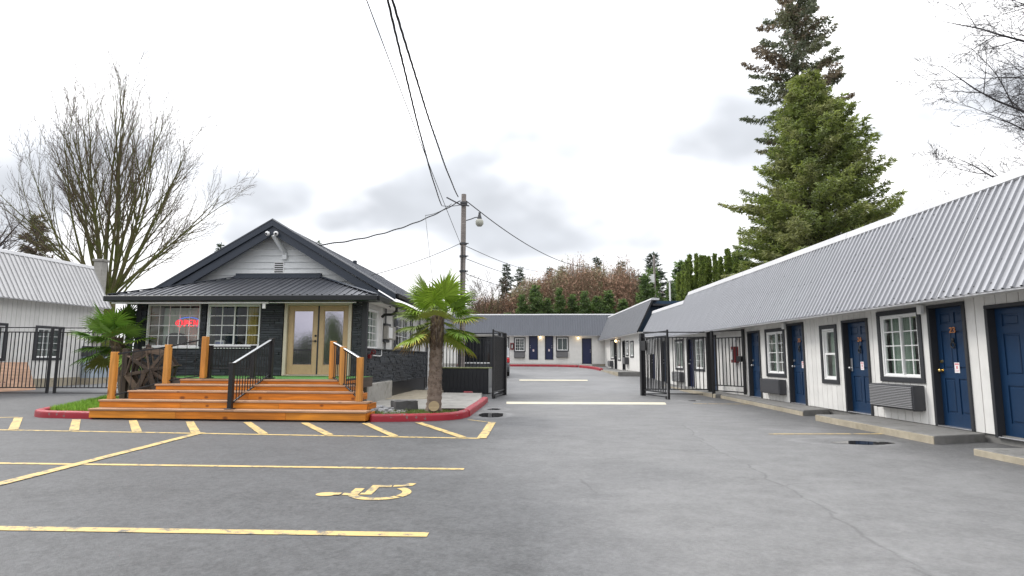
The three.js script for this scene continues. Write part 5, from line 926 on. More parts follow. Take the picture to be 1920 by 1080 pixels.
// left lane gates
ironPanel('iron_gate', 'black iron gate leaf running out of the left edge', 'gate', [-21.2, -20.8], [-16.12, -20.8], { h: 2.3, rails: [2.30, 2.14, 0.21, 0.02], b0: 0.21, b1: 2.14, gap: 0.132, posts: [[5.04, 0.075, 2.32, -0.02], [0, 0.075, 2.32, 0]] }, GB);
ironPanel('iron_gate', 'black iron gate leaf ending behind the first wooden post', 'gate', [-15.93, -20.8], [-13.5, -20.8], { h: 2.3, rails: [2.29, 2.13, 0.21, 0.02], b0: 0.21, b1: 2.13, gap: 0.152, posts: [[0.03, 0.075, 2.31, -0.03], [2.40, 0.075, 2.31, 0]] }, GB);
ironPanel('iron_fence', 'short black fence with dense bars between the left gate and the palm', 'fence', [-13.42, -20.85], [-10.9, -20.2], { h: 1.7, rails: [1.55, 0.42, 0.30], b0: 0.1, b1: 1.75, gap: 0.085, posts: [[0, 0.11, 2.0, 0], [2.6, 0.08, 2.0, 0]] });
// drive gates, standing open
const drive = (name, label, A, B, dense) => { const t = ironPanel(name, label, 'gate', A, B, { h: 2.15, rails: [2.14, 1.99, 0.20, 0.07], b0: 0.20, b1: 1.99, gap: dense, posts: [[0, 0.15, 2.15, 0], [Math.hypot(B[0] - A[0], B[1] - A[1]), 0.055, 2.19, 0]], rw: 0.04 }, GB); const L = Math.hypot(B[0] - A[0], B[1] - A[1]); mesh('wheel', cyl([L - 0.12, 0.055, -0.05], [L - 0.12, 0.055, 0.05], 0.05, 0.05, 14), M.tyre, t); mesh('drop_bolt', cyl([L - 0.05, 0.02, 0.03], [L - 0.05, 0.5, 0.03], 0.012), M.steel, t); return t; };
const gR = drive('iron_gate', 'right drive gate leaf swung open towards the car park with a white panel', [4.60, -20.55], [4.97, -18.6], 0.125);
mesh('sign_panel', bbox(0.25, 0.95, 1.42, 2.02, -0.04, -0.024), M.plastic, gR, [0, 0, 0]); mesh('lock_box', bbox(0.06, 0.42, 1.55, 1.88, 0.02, 0.07), M.blackPlastic, gR);
const gL = drive('iron_gate', 'left drive gate leaf swung open beside the black planter', [-0.20, -20.65], [-0.54, -18.75], 0.062);
mesh('gate_motor', [bbox(0.05, 0.30, 0.04, 0.2, 0.03, 0.14), bar([0.3, 0.1, 0.09], [1.6, 0.09, 0.09], 0.05, 0.05)], M.acDark, gL); mesh('gate_sticker', bx(0.95, 1.3, 0.45, 0.95, 0.0105, 0.0125), M.greyInk, gL);
ironPanel('iron_fence', 'fixed black iron fence from the right drive gate to the wing', 'fence', [4.68, -20.72], [6.98, -20.6], { h: 2.15, rails: [2.2, 2.02, 0.22, 0.06], b0: 0.22, b1: 2.02, gap: 0.128, posts: [[2.26, 0.13, 2.22, 0]] });
const walk = ironPanel('walk_gate', 'narrow black iron walk gate beside the right wing wall', 'gate', [6.72, -19.6], [7.27, -18.35], { y: 0.0, h: 2.1, rails: [2.17, 1.95, 0.42, 0.24], b0: 0.42, b1: 1.95, gap: 0.155, posts: [[0, 0.085, 2.2, 0], [1.36, 0.075, 2.2, 0.18]] }, GB);
mesh('lock_box', bbox(1.16, 1.32, 1.18, 1.36, 0.0, 0.09), M.blackPlastic, walk);
// fence and black planter on the left of the drive
ironPanel('iron_fence', 'black iron fence above the black planter left of the drive gate', 'fence', [-3.0, -22.2], [-0.35, -21.4], { h: 2.2, rails: [2.18, 1.98, 0.25], b0: 0.25, b1: 1.98, gap: 0.13, posts: [[0.03, 0.08, 2.2, 0], [2.74, 0.10, 2.22, 0]] });
{
  const t = thing('planter_box', 'long black boarded planter with a pale capping behind the palm', 'planter', [-2.75, 0.02, -21.75], -0.30); // faces the car park
  const pg = ready(bevelBox(0.142, 0.86, 0.022, 0.004)); for (let i = 0; i < 14; i++) mesh('plank', pg, M.trim, t, [0.075 + i * 0.146, 0.45, 0]);
  mesh('back_panel', bx(0, 2.05, 0.02, 0.88, -0.55, -0.02), M.black, t); mesh('capping', bbox(-0.02, 2.07, 0.885, 0.925, -0.57, 0.03), std('mossy_cap', [0.30, 0.33, 0.16], { map: concT }), t); mesh('end_panel', bbox(2.06, 2.085, 0.02, 0.88, -0.55, 0.0), M.rail, t);
}
{ const t = thing('shed_front', 'dark glazed screen and posts behind the black planter', 'screen', [-2.3, gy(-26), -26.0], -0.1); mesh('panel', bbox(0, 0.3, 0, 2.3, -0.1, 0.1), M.trim, t); mesh('panel', bbox(1.45, 1.75, 0, 2.2, -0.1, 0.1), M.trim, t); mesh('cross_rail', bbox(0.3, 1.45, 0.92, 0.98, -0.02, 0.02), M.plastic, t); mesh('pane', bx(0.3, 1.45, 0.98, 2.1, -0.005, 0.005), M.carGlass, t); mesh('base_panel', bx(0.3, 1.45, 0, 0.92, -0.03, 0.03), M.acDark, t); mesh('top_rail', bbox(0, 1.75, 2.1, 2.2, -0.12, 0.12), M.conc, t); }

// ------------------------------------------------------------------ car standing behind the left drive gate
{
  const t = thing('parked_car', 'dark car with red tail lamps standing behind the left drive gate', 'car', [-1.02, gy(-33), -33.2], 0.06);
  const side = [[-2.1, 0.32], [-2.16, 0.6], [-2.08, 0.98], [-1.98, 1.02], [-1.45, 1.46], [0.25, 1.50], [1.05, 1.02], [2.0, 0.90], [2.15, 0.6], [2.1, 0.32]];
  const s = new THREE.Shape(side.map(([z, y]) => new THREE.Vector2(z, y))); const g = new THREE.ExtrudeGeometry(s, { depth: 1.56, bevelSize: 0.07, bevelThickness: 0.09, bevelSegments: 3 }); g.translate(0, 0, -0.78); g.rotateY(Math.PI / 2); // length along z, rear at +z
  mesh('body', g, M.carPaint, t);
  mesh('rear_bumper', bbox(-0.85, 0.85, 0.28, 0.55, 2.08, 2.26, 0.05), M.acDark, t);
  mesh('rear_window', (() => { const q = bevelBox(1.3, 0.52, 0.03, 0.01); q.rotateX(-0.86); q.translate(0, 1.24, 1.80); return q; })(), M.carGlass, t);
  for (const q of [-1, 1]) { mesh('tail_lamp', bbox(q * 0.74 - 0.13, q * 0.74 + 0.13, 0.72, 0.98, 2.06, 2.24, 0.04), M.tail, t); mesh('side_window', bx(q * 0.872 - 0.004, q * 0.872 + 0.004, 1.03, 1.40, -0.5, 1.3), M.carGlass, t); }
  for (const [x, z] of [[-0.78, 1.35], [0.78, 1.35], [-0.78, -1.35], [0.78, -1.35]]) { const w = mesh('wheel', cyl([x - 0.11, 0.32, z], [x + 0.11, 0.32, z], 0.32, 0.32, 24), M.tyre, t); mesh('rim', cyl([x + Math.sign(x) * 0.105, 0.32, z], [x + Math.sign(x) * 0.118, 0.32, z], 0.2, 0.19, 20), M.steel, w); }
}

// ------------------------------------------------------------------ utility pole, lamp, cables
{
  const X = -2.05, Z = -25, t = thing('utility_pole', 'grey weathered utility pole rising behind the palm', 'utility pole', [X, gy(Z), Z]);
  mesh('shaft', cyl([0, 0, 0], [0.0, 8.3, 0], 0.135, 0.105, 14), M.pole, t); mesh('riser_cable', cyl([-0.05, 0, 0.17], [-0.03, 6.0, 0.15], 0.02, 0.02, 6), M.wire, t);
  mesh('clamp', [cyl([0, 7.85, 0], [0, 7.95, 0], 0.16, 0.16, 12), bar([-0.75, 8.15, 0.05], [0, 7.75, 0.05], 0.05, 0.05), cyl([-0.2, 7.8, 0.15], [0.25, 7.75, 0.15], 0.03)], M.acDark, t);
  for (const y of [6.1, 5.55, 4.9]) mesh('bracket', [cyl([0, y - 0.04, 0], [0, y + 0.04, 0], 0.16, 0.16, 12), cyl([0.1, y, 0.1], [0.24, y, 0.1], 0.025)], M.acDark, t);
  const l = thing('street_lamp', 'old yard lamp on a curved arm high on the utility pole', 'street lamp', [X + 0.12, 7.2, Z + 0.1]);
  mesh('arm', tubePath([[0, 0, 0], [0.2, 0.06, 0], [0.42, 0.14, 0], [0.56, 0.13, 0]], 0.022, 6, 16), M.acDark, l); mesh('head', [cyl([0.58, 0.05, 0], [0.58, 0.26, 0], 0.11, 0.06, 12), cyl([0.58, 0.26, 0], [0.58, 0.36, 0], 0.05, 0.05, 8)], M.acDark, l);
  mesh('lamp_bowl', new THREE.LatheGeometry([[0.001, -0.26], [0.10, -0.25], [0.17, -0.16], [0.175, -0.02], [0.11, 0.05]].map(([a, b]) => new THREE.Vector2(a, b)), 16).translate(0.58, 0, 0), std('dusty_lamp_bowl', [0.45, 0.45, 0.38], { roughness: 0.35, map: mottle }), l);
  const cable = (label, pts, r, twist) => { // sagging cable through points
    const c = new THREE.CatmullRomCurve3(pts.map(p => V(...p))), n = twist ? 220 : 60, P = [], r2 = rng(Math.round(pts[0][0] * 100 + 999));
    const T = new Twigs(); for (let i = 0; i <= n; i++) P.push(c.getPoint(i / n));
    if (twist) { for (const ph of [0, 2.1, 4.2]) { const Q = P.map((p, i) => V(p.x + r * 1.0 * Math.cos(i * 0.9 + ph), p.y + r * 1.0 * Math.sin(i * 0.9 + ph) + 0.012 * Math.sin(i * 0.23), p.z)); T.tube(Q, Q.map(() => r), 5); } } else T.tube(P, P.map(() => r), 6);
    return tag(mesh('overhead_cable', T.geo(), M.wire), label, 'cable', 'cables on the utility pole');
  };
  const sag = (a, b, s, n = 8) => { const o = []; for (let i = 0; i <= n; i++) { const t2 = i / n; o.push([a[0] + (b[0] - a[0]) * t2, a[1] + (b[1] - a[1]) * t2 - 4 * s * t2 * (1 - t2), a[2] + (b[2] - a[2]) * t2]); } return o; };
  cable('thick twisted cable nearest the centre from the top edge to the pole', sag([-1.65, 9.6, 12], [-2.3, 8.28, -25], 1.55, 14), 0.013, true);
  cable('second twisted cable from the top edge ending left of the pole top', sag([-0.75, 9.6, 12], [-2.95, 7.75, -24.4], 1.5, 14), 0.012, true);
  cable('thin straight cable furthest left from the top edge to the pole', sag([-2.55, 8.8, 12], [-2.15, 6.15, -25], 0.35, 14), 0.010, false);
  cable('thick cable from the pole down to the office roof', sag([-2.2, 8.1, -25], [-6.3, 4.86, -18.6], 0.35), 0.013, true);
  cable('thin cable from the middle of the pole to the office roof', sag([-2.2, 6.2, -25], [-5.0, 3.75, -18.6], 0.12), 0.012, false);
  cable('thin drop wire hanging down to the palm', sag([-3.3, 6.75, -22.2], [-2.15, 3.1, -16.4], 0.02), 0.008, false);
  cable('short slack wire joining the drop wire and the pole cable', sag([-3.3, 6.75, -22.2], [-2.5, 7.75, -24.2], 0.1), 0.012, false);
  cable('short stub cable from the second cable to the pole', sag([-2.95, 7.72, -24.4], [-2.1, 7.95, -25], 0.05), 0.014, false);
  cable('thick cable from the pole out to the right trees', sag([-1.95, 8.1, -25], [8.2, 9.7, -53], 1.0), 0.022, false);
  cable('upper thin cable from the pole towards the far trees', sag([-1.95, 6.1, -25], [5.5, 12.0, -70], 0.6), 0.014, false);
  cable('middle thin cable from the pole towards the far trees', sag([-1.95, 5.55, -25], [6.5, 11.2, -70], 0.7), 0.014, false);
  cable('lowest thin cable from the pole towards the far trees', sag([-1.95, 4.9, -25], [4.5, 10.2, -70], 0.7), 0.014, false);
}
{ const t = thing('utility_pole', 'far slim pole with a pale box among the trees right of the drive', 'utility pole', [12.4, 0.8, -50]); mesh('shaft', cyl([0, 0, 0], [0, 9.4, 0], 0.12, 0.09, 8), M.pole, t); mesh('box', bbox(-0.5, -0.05, 6.9, 7.7, -0.2, 0.2), M.plastic, t); }

// ------------------------------------------------------------------ fan palms
function palmFrond(par, o, dir, pet, R, seed, cols, droop) {
  const r = rng(seed), L = new Leaves(), up = V(0, 1, 0), d = dir.clone().normalize(); let s = V().crossVectors(d, up); if (s.lengthSq() < 1e-4) s.set(1, 0, 0); s.normalize(); const n = V().crossVectors(s, d).normalize();
  const base = o.clone(), hub = base.clone().addScaledVector(d, pet); hub.y -= pet * pet * 0.25 * droop;
  const c = cols[Math.floor(r() * cols.length)], q = 0.8 + 0.4 * r(), col = [c[0] * q, c[1] * q, c[2] * q];
  L.quad(base, hub.clone().sub(base), s.clone().multiplyScalar(0.012), [col[0] * 1.1, col[1] * 0.9, col[2]]); L.quad(base, hub.clone().sub(base), n.clone().multiplyScalar(0.012), [col[0] * 1.1, col[1] * 0.9, col[2]]);
  const N = 34, tipDry = r() < 0.25;
  for (let i = 0; i < N; i++) {
    const t = (i / (N - 1) - 0.5) * 2, a = t * 2.35 + 0.04 * (r() - 0.5), len = R * (1 - 0.28 * Math.abs(t) ** 1.5) * (0.9 + 0.16 * r());
    const dv = d.clone().multiplyScalar(Math.cos(a)).addScaledVector(s, Math.sin(a)).addScaledVector(n, 0.10 * Math.cos(a * 2) + 0.06 * (r() - 0.5)).normalize(), w0 = R * 0.050;
    const side = V().crossVectors(n, dv).normalize(); let p = hub.clone(), v = dv.clone(), prev = null; const K = 5;
    const br = 0.85 + 0.3 * r(), cc = [col[0] * br, col[1] * br, col[2] * br];
    for (let k = 0; k <= K; k++) {
      const u = k / K, w = w0 * (u < 0.45 ? 0.35 + 1.45 * u : 1.0 * (1 - (u - 0.45) / 0.55) + 0.04), fold = n.clone().multiplyScalar(w * 0.55);
      const A = p.clone().addScaledVector(side, w).add(fold), B = p.clone(), C = p.clone().addScaledVector(side, -w).add(fold);
      if (prev) { const e = (u > 0.8 && tipDry) ? [cc[0] * 1.6, cc[1] * 1.0, cc[2]] : cc; const put = (x, y, z) => { const nn = V().crossVectors(y.clone().sub(x), z.clone().sub(x)).normalize(); for (const m of [x, y, z]) { L.p.push(m.x, m.y, m.z); L.n.push(nn.x, nn.y, nn.z); L.c.push(...e); } }; put(prev[0], A, B); put(prev[0], B, prev[1]); put(prev[1], B, C); put(prev[1], C, prev[2]); }
      prev = [A, B, C]; p = p.clone().addScaledVector(v, len / K); v.y -= droop * (0.05 + 0.34 * u * u) * (0.7 + 0.6 * r()); v.normalize();
    }
  }
  return mesh('frond', L.geo(), M.leaf, par);
}
function fanPalm(label, pos, trunkH, lean, tr, R, n, seed, cols, o = {}) {
  const t = thing('fan_palm', label, 'palm tree', pos, 0, 'fan palms by the steps'), r = rng(seed);
  const H = 46, S = 20, P = [], idx = [], cx = y => lean[0] * y / trunkH, cz = y => lean[1] * y / trunkH;
  for (let j = 0; j <= H; j++) { const y = trunkH * j / H, f = j / H; for (let i = 0; i <= S; i++) { const a = i / S * 6.2832, k = tr * (1.12 - 0.28 * f + (f < 0.06 ? 0.25 * (0.06 - f) / 0.06 : 0)) * (1 + 0.035 * Math.sin(j * 2.1) + 0.30 * (fbm(Math.cos(a) * 4 + j * 0.15, Math.sin(a) * 4 + y * 14, 3, seed) - 0.5)); P.push(cx(y) + k * Math.cos(a), y, cz(y) + k * Math.sin(a)); } }
  for (let j = 0; j < H; j++) for (let i = 0; i < S; i++) { const a = j * (S + 1) + i, b = a + 1, c = a + S + 1, d = c + 1; idx.push(a, c, b, b, c, d); }
  const g = new THREE.BufferGeometry(); g.setAttribute('position', new THREE.Float32BufferAttribute(P, 3)); g.setIndex(idx); g.computeVertexNormals(); mesh('trunk', g, M.palmFibre, t);
  // old leaf bases and hanging fibre
  const F = new Leaves(); for (let i = 0; i < 900; i++) { const f = Math.pow(r(), 0.6), y = trunkH * (0.05 + 0.93 * f), a = r() * 6.2832, k = tr * (1.08 - 0.26 * f); const p = V(cx(y) + k * Math.cos(a), y, cz(y) + k * Math.sin(a)), out = V(Math.cos(a), 0, Math.sin(a)), upw = f > 0.62 ? 1 : -0.4, q = 0.6 + 0.9 * r(), big = f > 0.62 ? 1 : 0.55; F.tri(p, out.clone().multiplyScalar(0.05 * big).add(V(0, upw * 0.11 * big * (0.5 + r()), 0)), V(-Math.sin(a), 0, Math.cos(a)).multiplyScalar(0.010 + 0.016 * r() * big), f > 0.7 && r() < 0.3 ? [0.22 * q, 0.17 * q, 0.09 * q] : [0.12 * q, 0.085 * q, 0.058 * q]); }
  mesh('trunk_fibre', F.geo(), M.leaf, t);
  const top = V(cx(trunkH), trunkH, cz(trunkH));
  for (let i = 0; i < n; i++) { const f = (i + 0.5) / n, el = 1.35 - 2.05 * Math.pow(f, 0.72) + 0.2 * (r() - 0.5), az = i * 2.39996 + 0.3 * r(), c = Math.cos(el), old = f > 0.86; if (f > 0.5 && Math.sin(az) > 0.55) continue; palmFrond(t, top.clone().add(V(0, 0.02 - 0.16 * f, 0)), V(c * Math.cos(az), Math.sin(el), c * Math.sin(az)), R * (0.72 + 0.30 * r()), R * (0.86 + 0.26 * r()), seed * 100 + i, old ? cols.concat([[0.20, 0.20, 0.05]]) : cols, 0.8 + 0.9 * f); }
  return t;
}
const PALM = [[0.20, 0.31, 0.026], [0.26, 0.38, 0.035], [0.33, 0.43, 0.07], [0.16, 0.28, 0.03], [0.32, 0.40, 0.15]];
const palm = fanPalm('tall palm with shaggy trunk in the kerbed bed right of the steps', [-1.66, 0.09, -13.0], 2.13, [0.05, 0], 0.148, 0.62, 28, 5, PALM);
{ const t = thing('cut_log', 'sawn pale log end at the foot of the palm', 'log', [-1.62, 0.13, -12.72], 0.1); mesh('bark', (() => { const g = new THREE.CylinderGeometry(0.115, 0.13, 0.22, 18, 1, true); g.rotateX(1.15); g.translate(0, 0.08, 0); return g; })(), M.palmFibre, t); mesh('cut_face', (() => { const g = new THREE.CircleGeometry(0.114, 18); g.rotateX(-Math.PI / 2); g.translate(0, 0.11, 0); g.rotateX(1.15); g.translate(0, 0.08, 0); return g; })(), M.cut, t); }
fanPalm('shorter palm with spreading crown behind the left railing', [-9.95, 0.05, -15.6], 1.72, [-0.42, 0.1], 0.16, 0.62, 26, 9, [[0.12, 0.24, 0.022], [0.16, 0.30, 0.03], [0.22, 0.36, 0.07], [0.10, 0.20, 0.024]]);

// ------------------------------------------------------------------ trees
function rot(v, ax, a) { return v.clone().applyAxisAngle(ax, a); }
// leafless tree: limbs split and split again
function bareTree(label, pos, o, group) {
  const t = thing('bare_tree', label, 'tree', pos, 0, group), r = rng(o.seed), big = new Twigs(), fine = new Twigs();
  const grow = (p, d, len, rad, lv) => {
    const K = lv === 0 ? 9 : lv === 1 ? 7 : lv === 2 ? 5 : lv === 3 ? 3 : 2, pts = [p.clone()], rads = [rad]; let v = d.clone(), q = p.clone(); const dirs = [v.clone()];
    for (let k = 1; k <= K; k++) { v.add(V((r() - 0.5) * o.wob, (r() - 0.5) * o.wob + o.up[Math.min(lv, o.up.length - 1)], (r() - 0.5) * o.wob)).normalize(); q = q.clone().addScaledVector(v, len / K); pts.push(q); dirs.push(v.clone()); rads.push(rad * Math.pow(1 - k / K, 0.8) * 0.92 + rad * 0.08); }
    (lv < 2 ? big : fine).tube(pts, rads, lv === 0 ? 8 : lv === 1 ? 6 : lv === 2 ? 4 : 3);
    if (lv >= o.levels) return;
    const n = Math.round(o.kids[lv] * (0.8 + 0.4 * r()) * (lv > 1 ? 1 : 1));
    for (let i = 0; i < n; i++) { const u = o.from[lv] + (1 - o.from[lv]) * (i + r()) / n, f = Math.min(K - 0.001, u * K), k = Math.floor(f), P = pts[k].clone().lerp(pts[k + 1], f - k), D = dirs[k + 1]; let ax = V(r() - 0.5, r() - 0.5, r() - 0.5).cross(D); if (ax.lengthSq() < 1e-5) continue; ax.normalize(); grow(P, rot(D, ax, o.ang[lv] * (0.7 + 0.6 * r())), len * o.shrink[lv] * (1.15 - 0.7 * u) * (0.7 + 0.6 * r()), Math.max(o.min, rads[k] * o.thin[lv]), lv + 1); }
  };
  o.start(grow, r, big);
  mesh('trunk', big.geo(), o.mat ?? M.bark, t); mesh('branches', fine.geo(), o.mat2 ?? M.twig, t);
  return t;
}
const far0 = -32;
bareTree('tall vase shaped leafless tree with mossy stems behind the left wing', [-22.1, 0, far0], {
  seed: 4, levels: 3, wob: 0.19, up: [0.035, 0.07, 0.05, 0.03], kids: [10, 8, 5], from: [0.16, 0.15, 0.2], ang: [0.50, 0.50, 0.6], shrink: [0.52, 0.42, 0.42], thin: [0.55, 0.55, 0.6], min: 0.009,
  start(grow, r, big) {
    big.tube([V(0, 0, 0), V(0.05, 2, 0), V(0.1, 3.8, 0), V(0.1, 5.2, 0)], [0.62, 0.52, 0.50, 0.42], 12);
    const N = 26; for (let i = 0; i < N; i++) { const a = i * 2.39996, s = (i + 0.5) / N, tilt = 0.04 + 1.0 * Math.pow(s, 0.95), d = V(Math.sin(tilt) * Math.cos(a) , Math.cos(tilt), Math.sin(tilt) * Math.sin(a)); grow(V(0.1 + 0.25 * Math.cos(a), 3.6 + 1.3 * r(), 0.25 * Math.sin(a)), d, 10.9 - 2.6 * s + 0.9 * r(), 0.11 - 0.04 * s, 0); }
  },
}).scale.set(0.80, 1.02, 0.80);
bareTree('leafless tree beyond the left edge with twigs reaching in', [-37.5, 0, -38], { seed: 14, levels: 3, wob: 0.2, up: [0.03, 0.02, 0.01, 0.0], kids: [8, 7, 6, 5], from: [0.25, 0.2, 0.2, 0.2], ang: [0.7, 0.7, 0.7, 0.7], shrink: [0.55, 0.5, 0.5, 0.5], thin: [0.55, 0.55, 0.6, 0.7], min: 0.011, mat: M.twigGrey, start(grow, r, big) { big.tube([V(0, 0, 0), V(0, 2.5, 0), V(0.1, 4.5, 0)], [0.45, 0.38, 0.34], 9); for (let i = 0; i < 7; i++) { const a = i * 2.4, q = 0.5 + 0.35 * r(); grow(V(0.1, 3.8 + 0.7 * r(), 0), V(Math.sin(q) * Math.cos(a), Math.cos(q), Math.sin(q) * Math.sin(a)), 8, 0.15, 0); } } });
bareTree('leafless tree behind the right wing with dark branches reaching in from the right edge', [22.9, 0, -20.5], {
  seed: 24, levels: 4, wob: 0.24, up: [0.01, 0.0, 0.0, 0.0], kids: [10, 9, 7, 3], from: [0.15, 0.15, 0.15, 0.2], ang: [0.75, 0.7, 0.7, 0.7], shrink: [0.50, 0.5, 0.5, 0.5], thin: [0.55, 0.55, 0.6, 0.7], min: 0.006, mat: M.twigGrey, mat2: M.twigGrey,
  start(grow, r, big) { big.tube([V(0, 0, 0), V(0, 3, 0), V(-0.1, 6, 0), V(-0.15, 9, 0), V(-0.1, 12, 0), V(0, 15, 0)], [0.4, 0.34, 0.3, 0.24, 0.18, 0.1], 10); for (const [y, a, el, L] of [[6.2, 3.1, 0.15, 7.4], [7.4, 2.9, 0.30, 7.8], [8.6, 3.4, 0.42, 7.5], [9.8, 2.7, 0.50, 7.2], [11, 3.2, 0.62, 7.2], [12.4, 3.0, 0.8, 6.5], [7, 0.3, 0.5, 6], [9, 1.6, 0.5, 6], [9.5, 4.8, 0.5, 6], [12, 0.8, 0.8, 5], [13.5, 3.6, 1.0, 5.5]]) grow(V(-0.1, y, 0), V(Math.cos(el) * Math.cos(a), Math.sin(el), Math.cos(el) * Math.sin(a)), L, 0.075, 0); },
});
// conifer: whorled boughs with sprays
const conifers = {};
function coniferParts(o) {
  const r = rng(o.seed), T = new Twigs(), L = new Leaves(), H = o.h, pts = [], rad = []; for (let i = 0; i <= 8; i++) { pts.push(V(0.03 * (r() - 0.5) * i, H * i / 8, 0.03 * (r() - 0.5) * i)); rad.push(o.tr * (1 - i / 8.4)); } T.tube(pts, rad, 7);
  for (let i = 0; i < o.n; i++) {
    const f = o.f0 + (0.985 - o.f0) * Math.pow((i + r()) / o.n, o.pw ?? 0.9), az = r() * 6.2832, len = o.r * Math.pow(1 - f, o.taper) * (o.v0 + (1 - o.v0) * r()) * (o.side ? o.side(az, f) : 1) + 0.12, el = o.el0 + (o.el1 - o.el0) * f + 0.2 * (r() - 0.5);
    let v = V(Math.cos(el) * Math.cos(az), Math.sin(el), Math.cos(el) * Math.sin(az)), p = V(0, H * f, 0); const K = 6, P = [p.clone()], R = [o.tr * 0.22 * (1 - f) + 0.008]; const c0 = o.cols[Math.floor(r() * o.cols.length)];
    for (let k = 1; k <= K; k++) { v.y -= o.droop * len / K * 0.35; if (o.tipUp && k > K * 0.6) v.y += o.tipUp; v.normalize(); p = p.clone().addScaledVector(v, len / K); P.push(p); R.push(R[0] * (1 - k / K) + 0.004); }
    T.tube(P, R, 3);
    const m = Math.max(3, Math.round(o.dens * len));
    for (let j = 0; j < m; j++) {
      const u = Math.min(0.999, (o.in0 ?? 0.12) + (1 - (o.in0 ?? 0.12)) * Math.pow((j + r()) / m, 0.8)), k = Math.floor(u * K), q = P[k].clone().lerp(P[k + 1], u * K - k), d = P[k + 1].clone().sub(P[k]).normalize(), spread = o.spray * (0.4 + 0.6 * Math.sin(Math.PI * Math.min(1, 0.15 + u * 0.85))) * Math.min(1, 0.4 + len / 2.5);
      const side = V().crossVectors(d, V(0, 1, 0)).normalize(), o2 = q.addScaledVector(side, (r() - 0.5) * 2 * spread * 0.7).add(V(0, (r() - 0.6) * spread * 0.5, 0)), br = 0.55 + 0.9 * r(), col = [c0[0] * br, c0[1] * br, c0[2] * br];
      for (let w = 0; w < o.per; w++) { const a = d.clone().multiplyScalar(0.6).add(V((r() - 0.5) * 1.6, (r() - 0.5) * 1.1 - o.hang, (r() - 0.5) * 1.6)).normalize().multiplyScalar(o.leaf * (0.6 + 0.8 * r())), b = V().crossVectors(a, V(r() - 0.5, r() - 0.5, r() - 0.5)).normalize().multiplyScalar(o.leaf * o.lw); L.quad(o2, a, b, col); }
    }
  }
  const tg = T.geo(), lg = L.geo(); return [ready(tg), ready(lg)];
}
function conifer(name, label, pos, kind, scale, turn, group, cat = 'tree') {
  const t = thing(name, label, cat, pos, turn, group), [a, b] = conifers[kind]; mesh('trunk', a, M.trunk, t); mesh('crown', b, M.leafSoft, t); t.scale.set(scale[0], scale[1], scale[0]); return t;
}
conifers.cedar = coniferParts({ seed: 31, h: 16.6, tr: 0.35, side: (az, f) => 0.62 + 0.72 * vnoise(Math.cos(az) * 1.9 + 4, Math.sin(az) * 1.9 + f * 11, 6), n: 720, f0: 0.10, r: 6.1, taper: 0.70, v0: 0.60, el0: 0.05, el1: 0.9, droop: 0.16, tipUp: 0.05, dens: 17, spray: 0.62, per: 5, leaf: 0.22, lw: 0.13, hang: 0.35, in0: 0.35, cols: [[0.215, 0.265, 0.050], [0.260, 0.305, 0.070], [0.175, 0.225, 0.045], [0.300, 0.320, 0.110]] });
conifer('cedar_tree', 'broad bright green cedar towering over the right wing roof', [16.1, 0, -30], 'cedar', [1.06, 1], 0.4);
conifers.spruce = coniferParts({ seed: 37, h: 27.5, tr: 0.42, side: (az, f) => 0.36 + 0.64 * smooth(0.40, 0.70, f), n: 230, f0: 0.22, r: 6.4, taper: 0.50, v0: 0.25, el0: -0.10, el1: 0.45, droop: 0.04, tipUp: 0.05, dens: 26, spray: 0.7, per: 6, leaf: 0.25, lw: 0.13, hang: 0.8, in0: 0.12, cols: [[0.175, 0.190, 0.095], [0.210, 0.205, 0.115], [0.245, 0.190, 0.125], [0.140, 0.165, 0.090]] });
conifer('spruce_tree', 'taller ragged dark spruce standing behind the bright cedar', [18.7, 0, -36.5], 'spruce', [1, 1], 1.2);
conifers.far = coniferParts({ seed: 41, h: 14, tr: 0.2, n: 170, f0: 0.1, r: 2.6, taper: 0.85, v0: 0.4, el0: -0.1, el1: 0.5, droop: 0.1, dens: 11, spray: 0.35, per: 3, leaf: 0.34, lw: 0.17, hang: 0.2, cols: [[0.055, 0.085, 0.048], [0.070, 0.100, 0.056], [0.045, 0.072, 0.044]] });
conifers.far2 = coniferParts({ seed: 43, h: 14, tr: 0.2, n: 150, f0: 0.1, r: 2.1, taper: 0.8, v0: 0.35, el0: 0.0, el1: 0.6, droop: 0.1, dens: 11, spray: 0.35, per: 3, leaf: 0.34, lw: 0.17, hang: 0.2, cols: [[0.060, 0.090, 0.052], [0.075, 0.102, 0.058]] });
conifers.brown = coniferParts({ seed: 47, h: 12, tr: 0.25, n: 120, f0: 0.15, r: 3.6, taper: 0.8, v0: 0.45, el0: 0.0, el1: 0.4, droop: 0.12, tipUp: 0.04, dens: 14, spray: 0.45, per: 4, leaf: 0.32, lw: 0.15, hang: 0.2, cols: [[0.120, 0.110, 0.045], [0.095, 0.110, 0.038], [0.150, 0.118, 0.062]] });
conifers.column = coniferParts({ seed: 53, h: 8, tr: 0.12, n: 240, f0: 0.03, r: 0.80, taper: 0.33, v0: 0.75, el0: 0.9, el1: 1.3, droop: 0, dens: 26, spray: 0.16, per: 4, leaf: 0.17, lw: 0.22, hang: -0.6, in0: 0.4, pw: 1, cols: [[0.210, 0.285, 0.045], [0.255, 0.330, 0.060], [0.170, 0.240, 0.040]] });
conifers.young = coniferParts({ seed: 59, h: 7, tr: 0.12, n: 170, f0: 0.03, r: 1.7, taper: 0.75, v0: 0.6, el0: 0.2, el1: 0.8, droop: 0.08, dens: 15, spray: 0.30, per: 4, leaf: 0.24, lw: 0.18, hang: 0.1, cols: [[0.125, 0.200, 0.046], [0.160, 0.240, 0.062], [0.098, 0.165, 0.042]] });
conifer('conifer_tree', 'olive brown conifer behind the left wing roof', [-34.4, 0, -42], 'brown', [1.0, 0.98], 0.3);
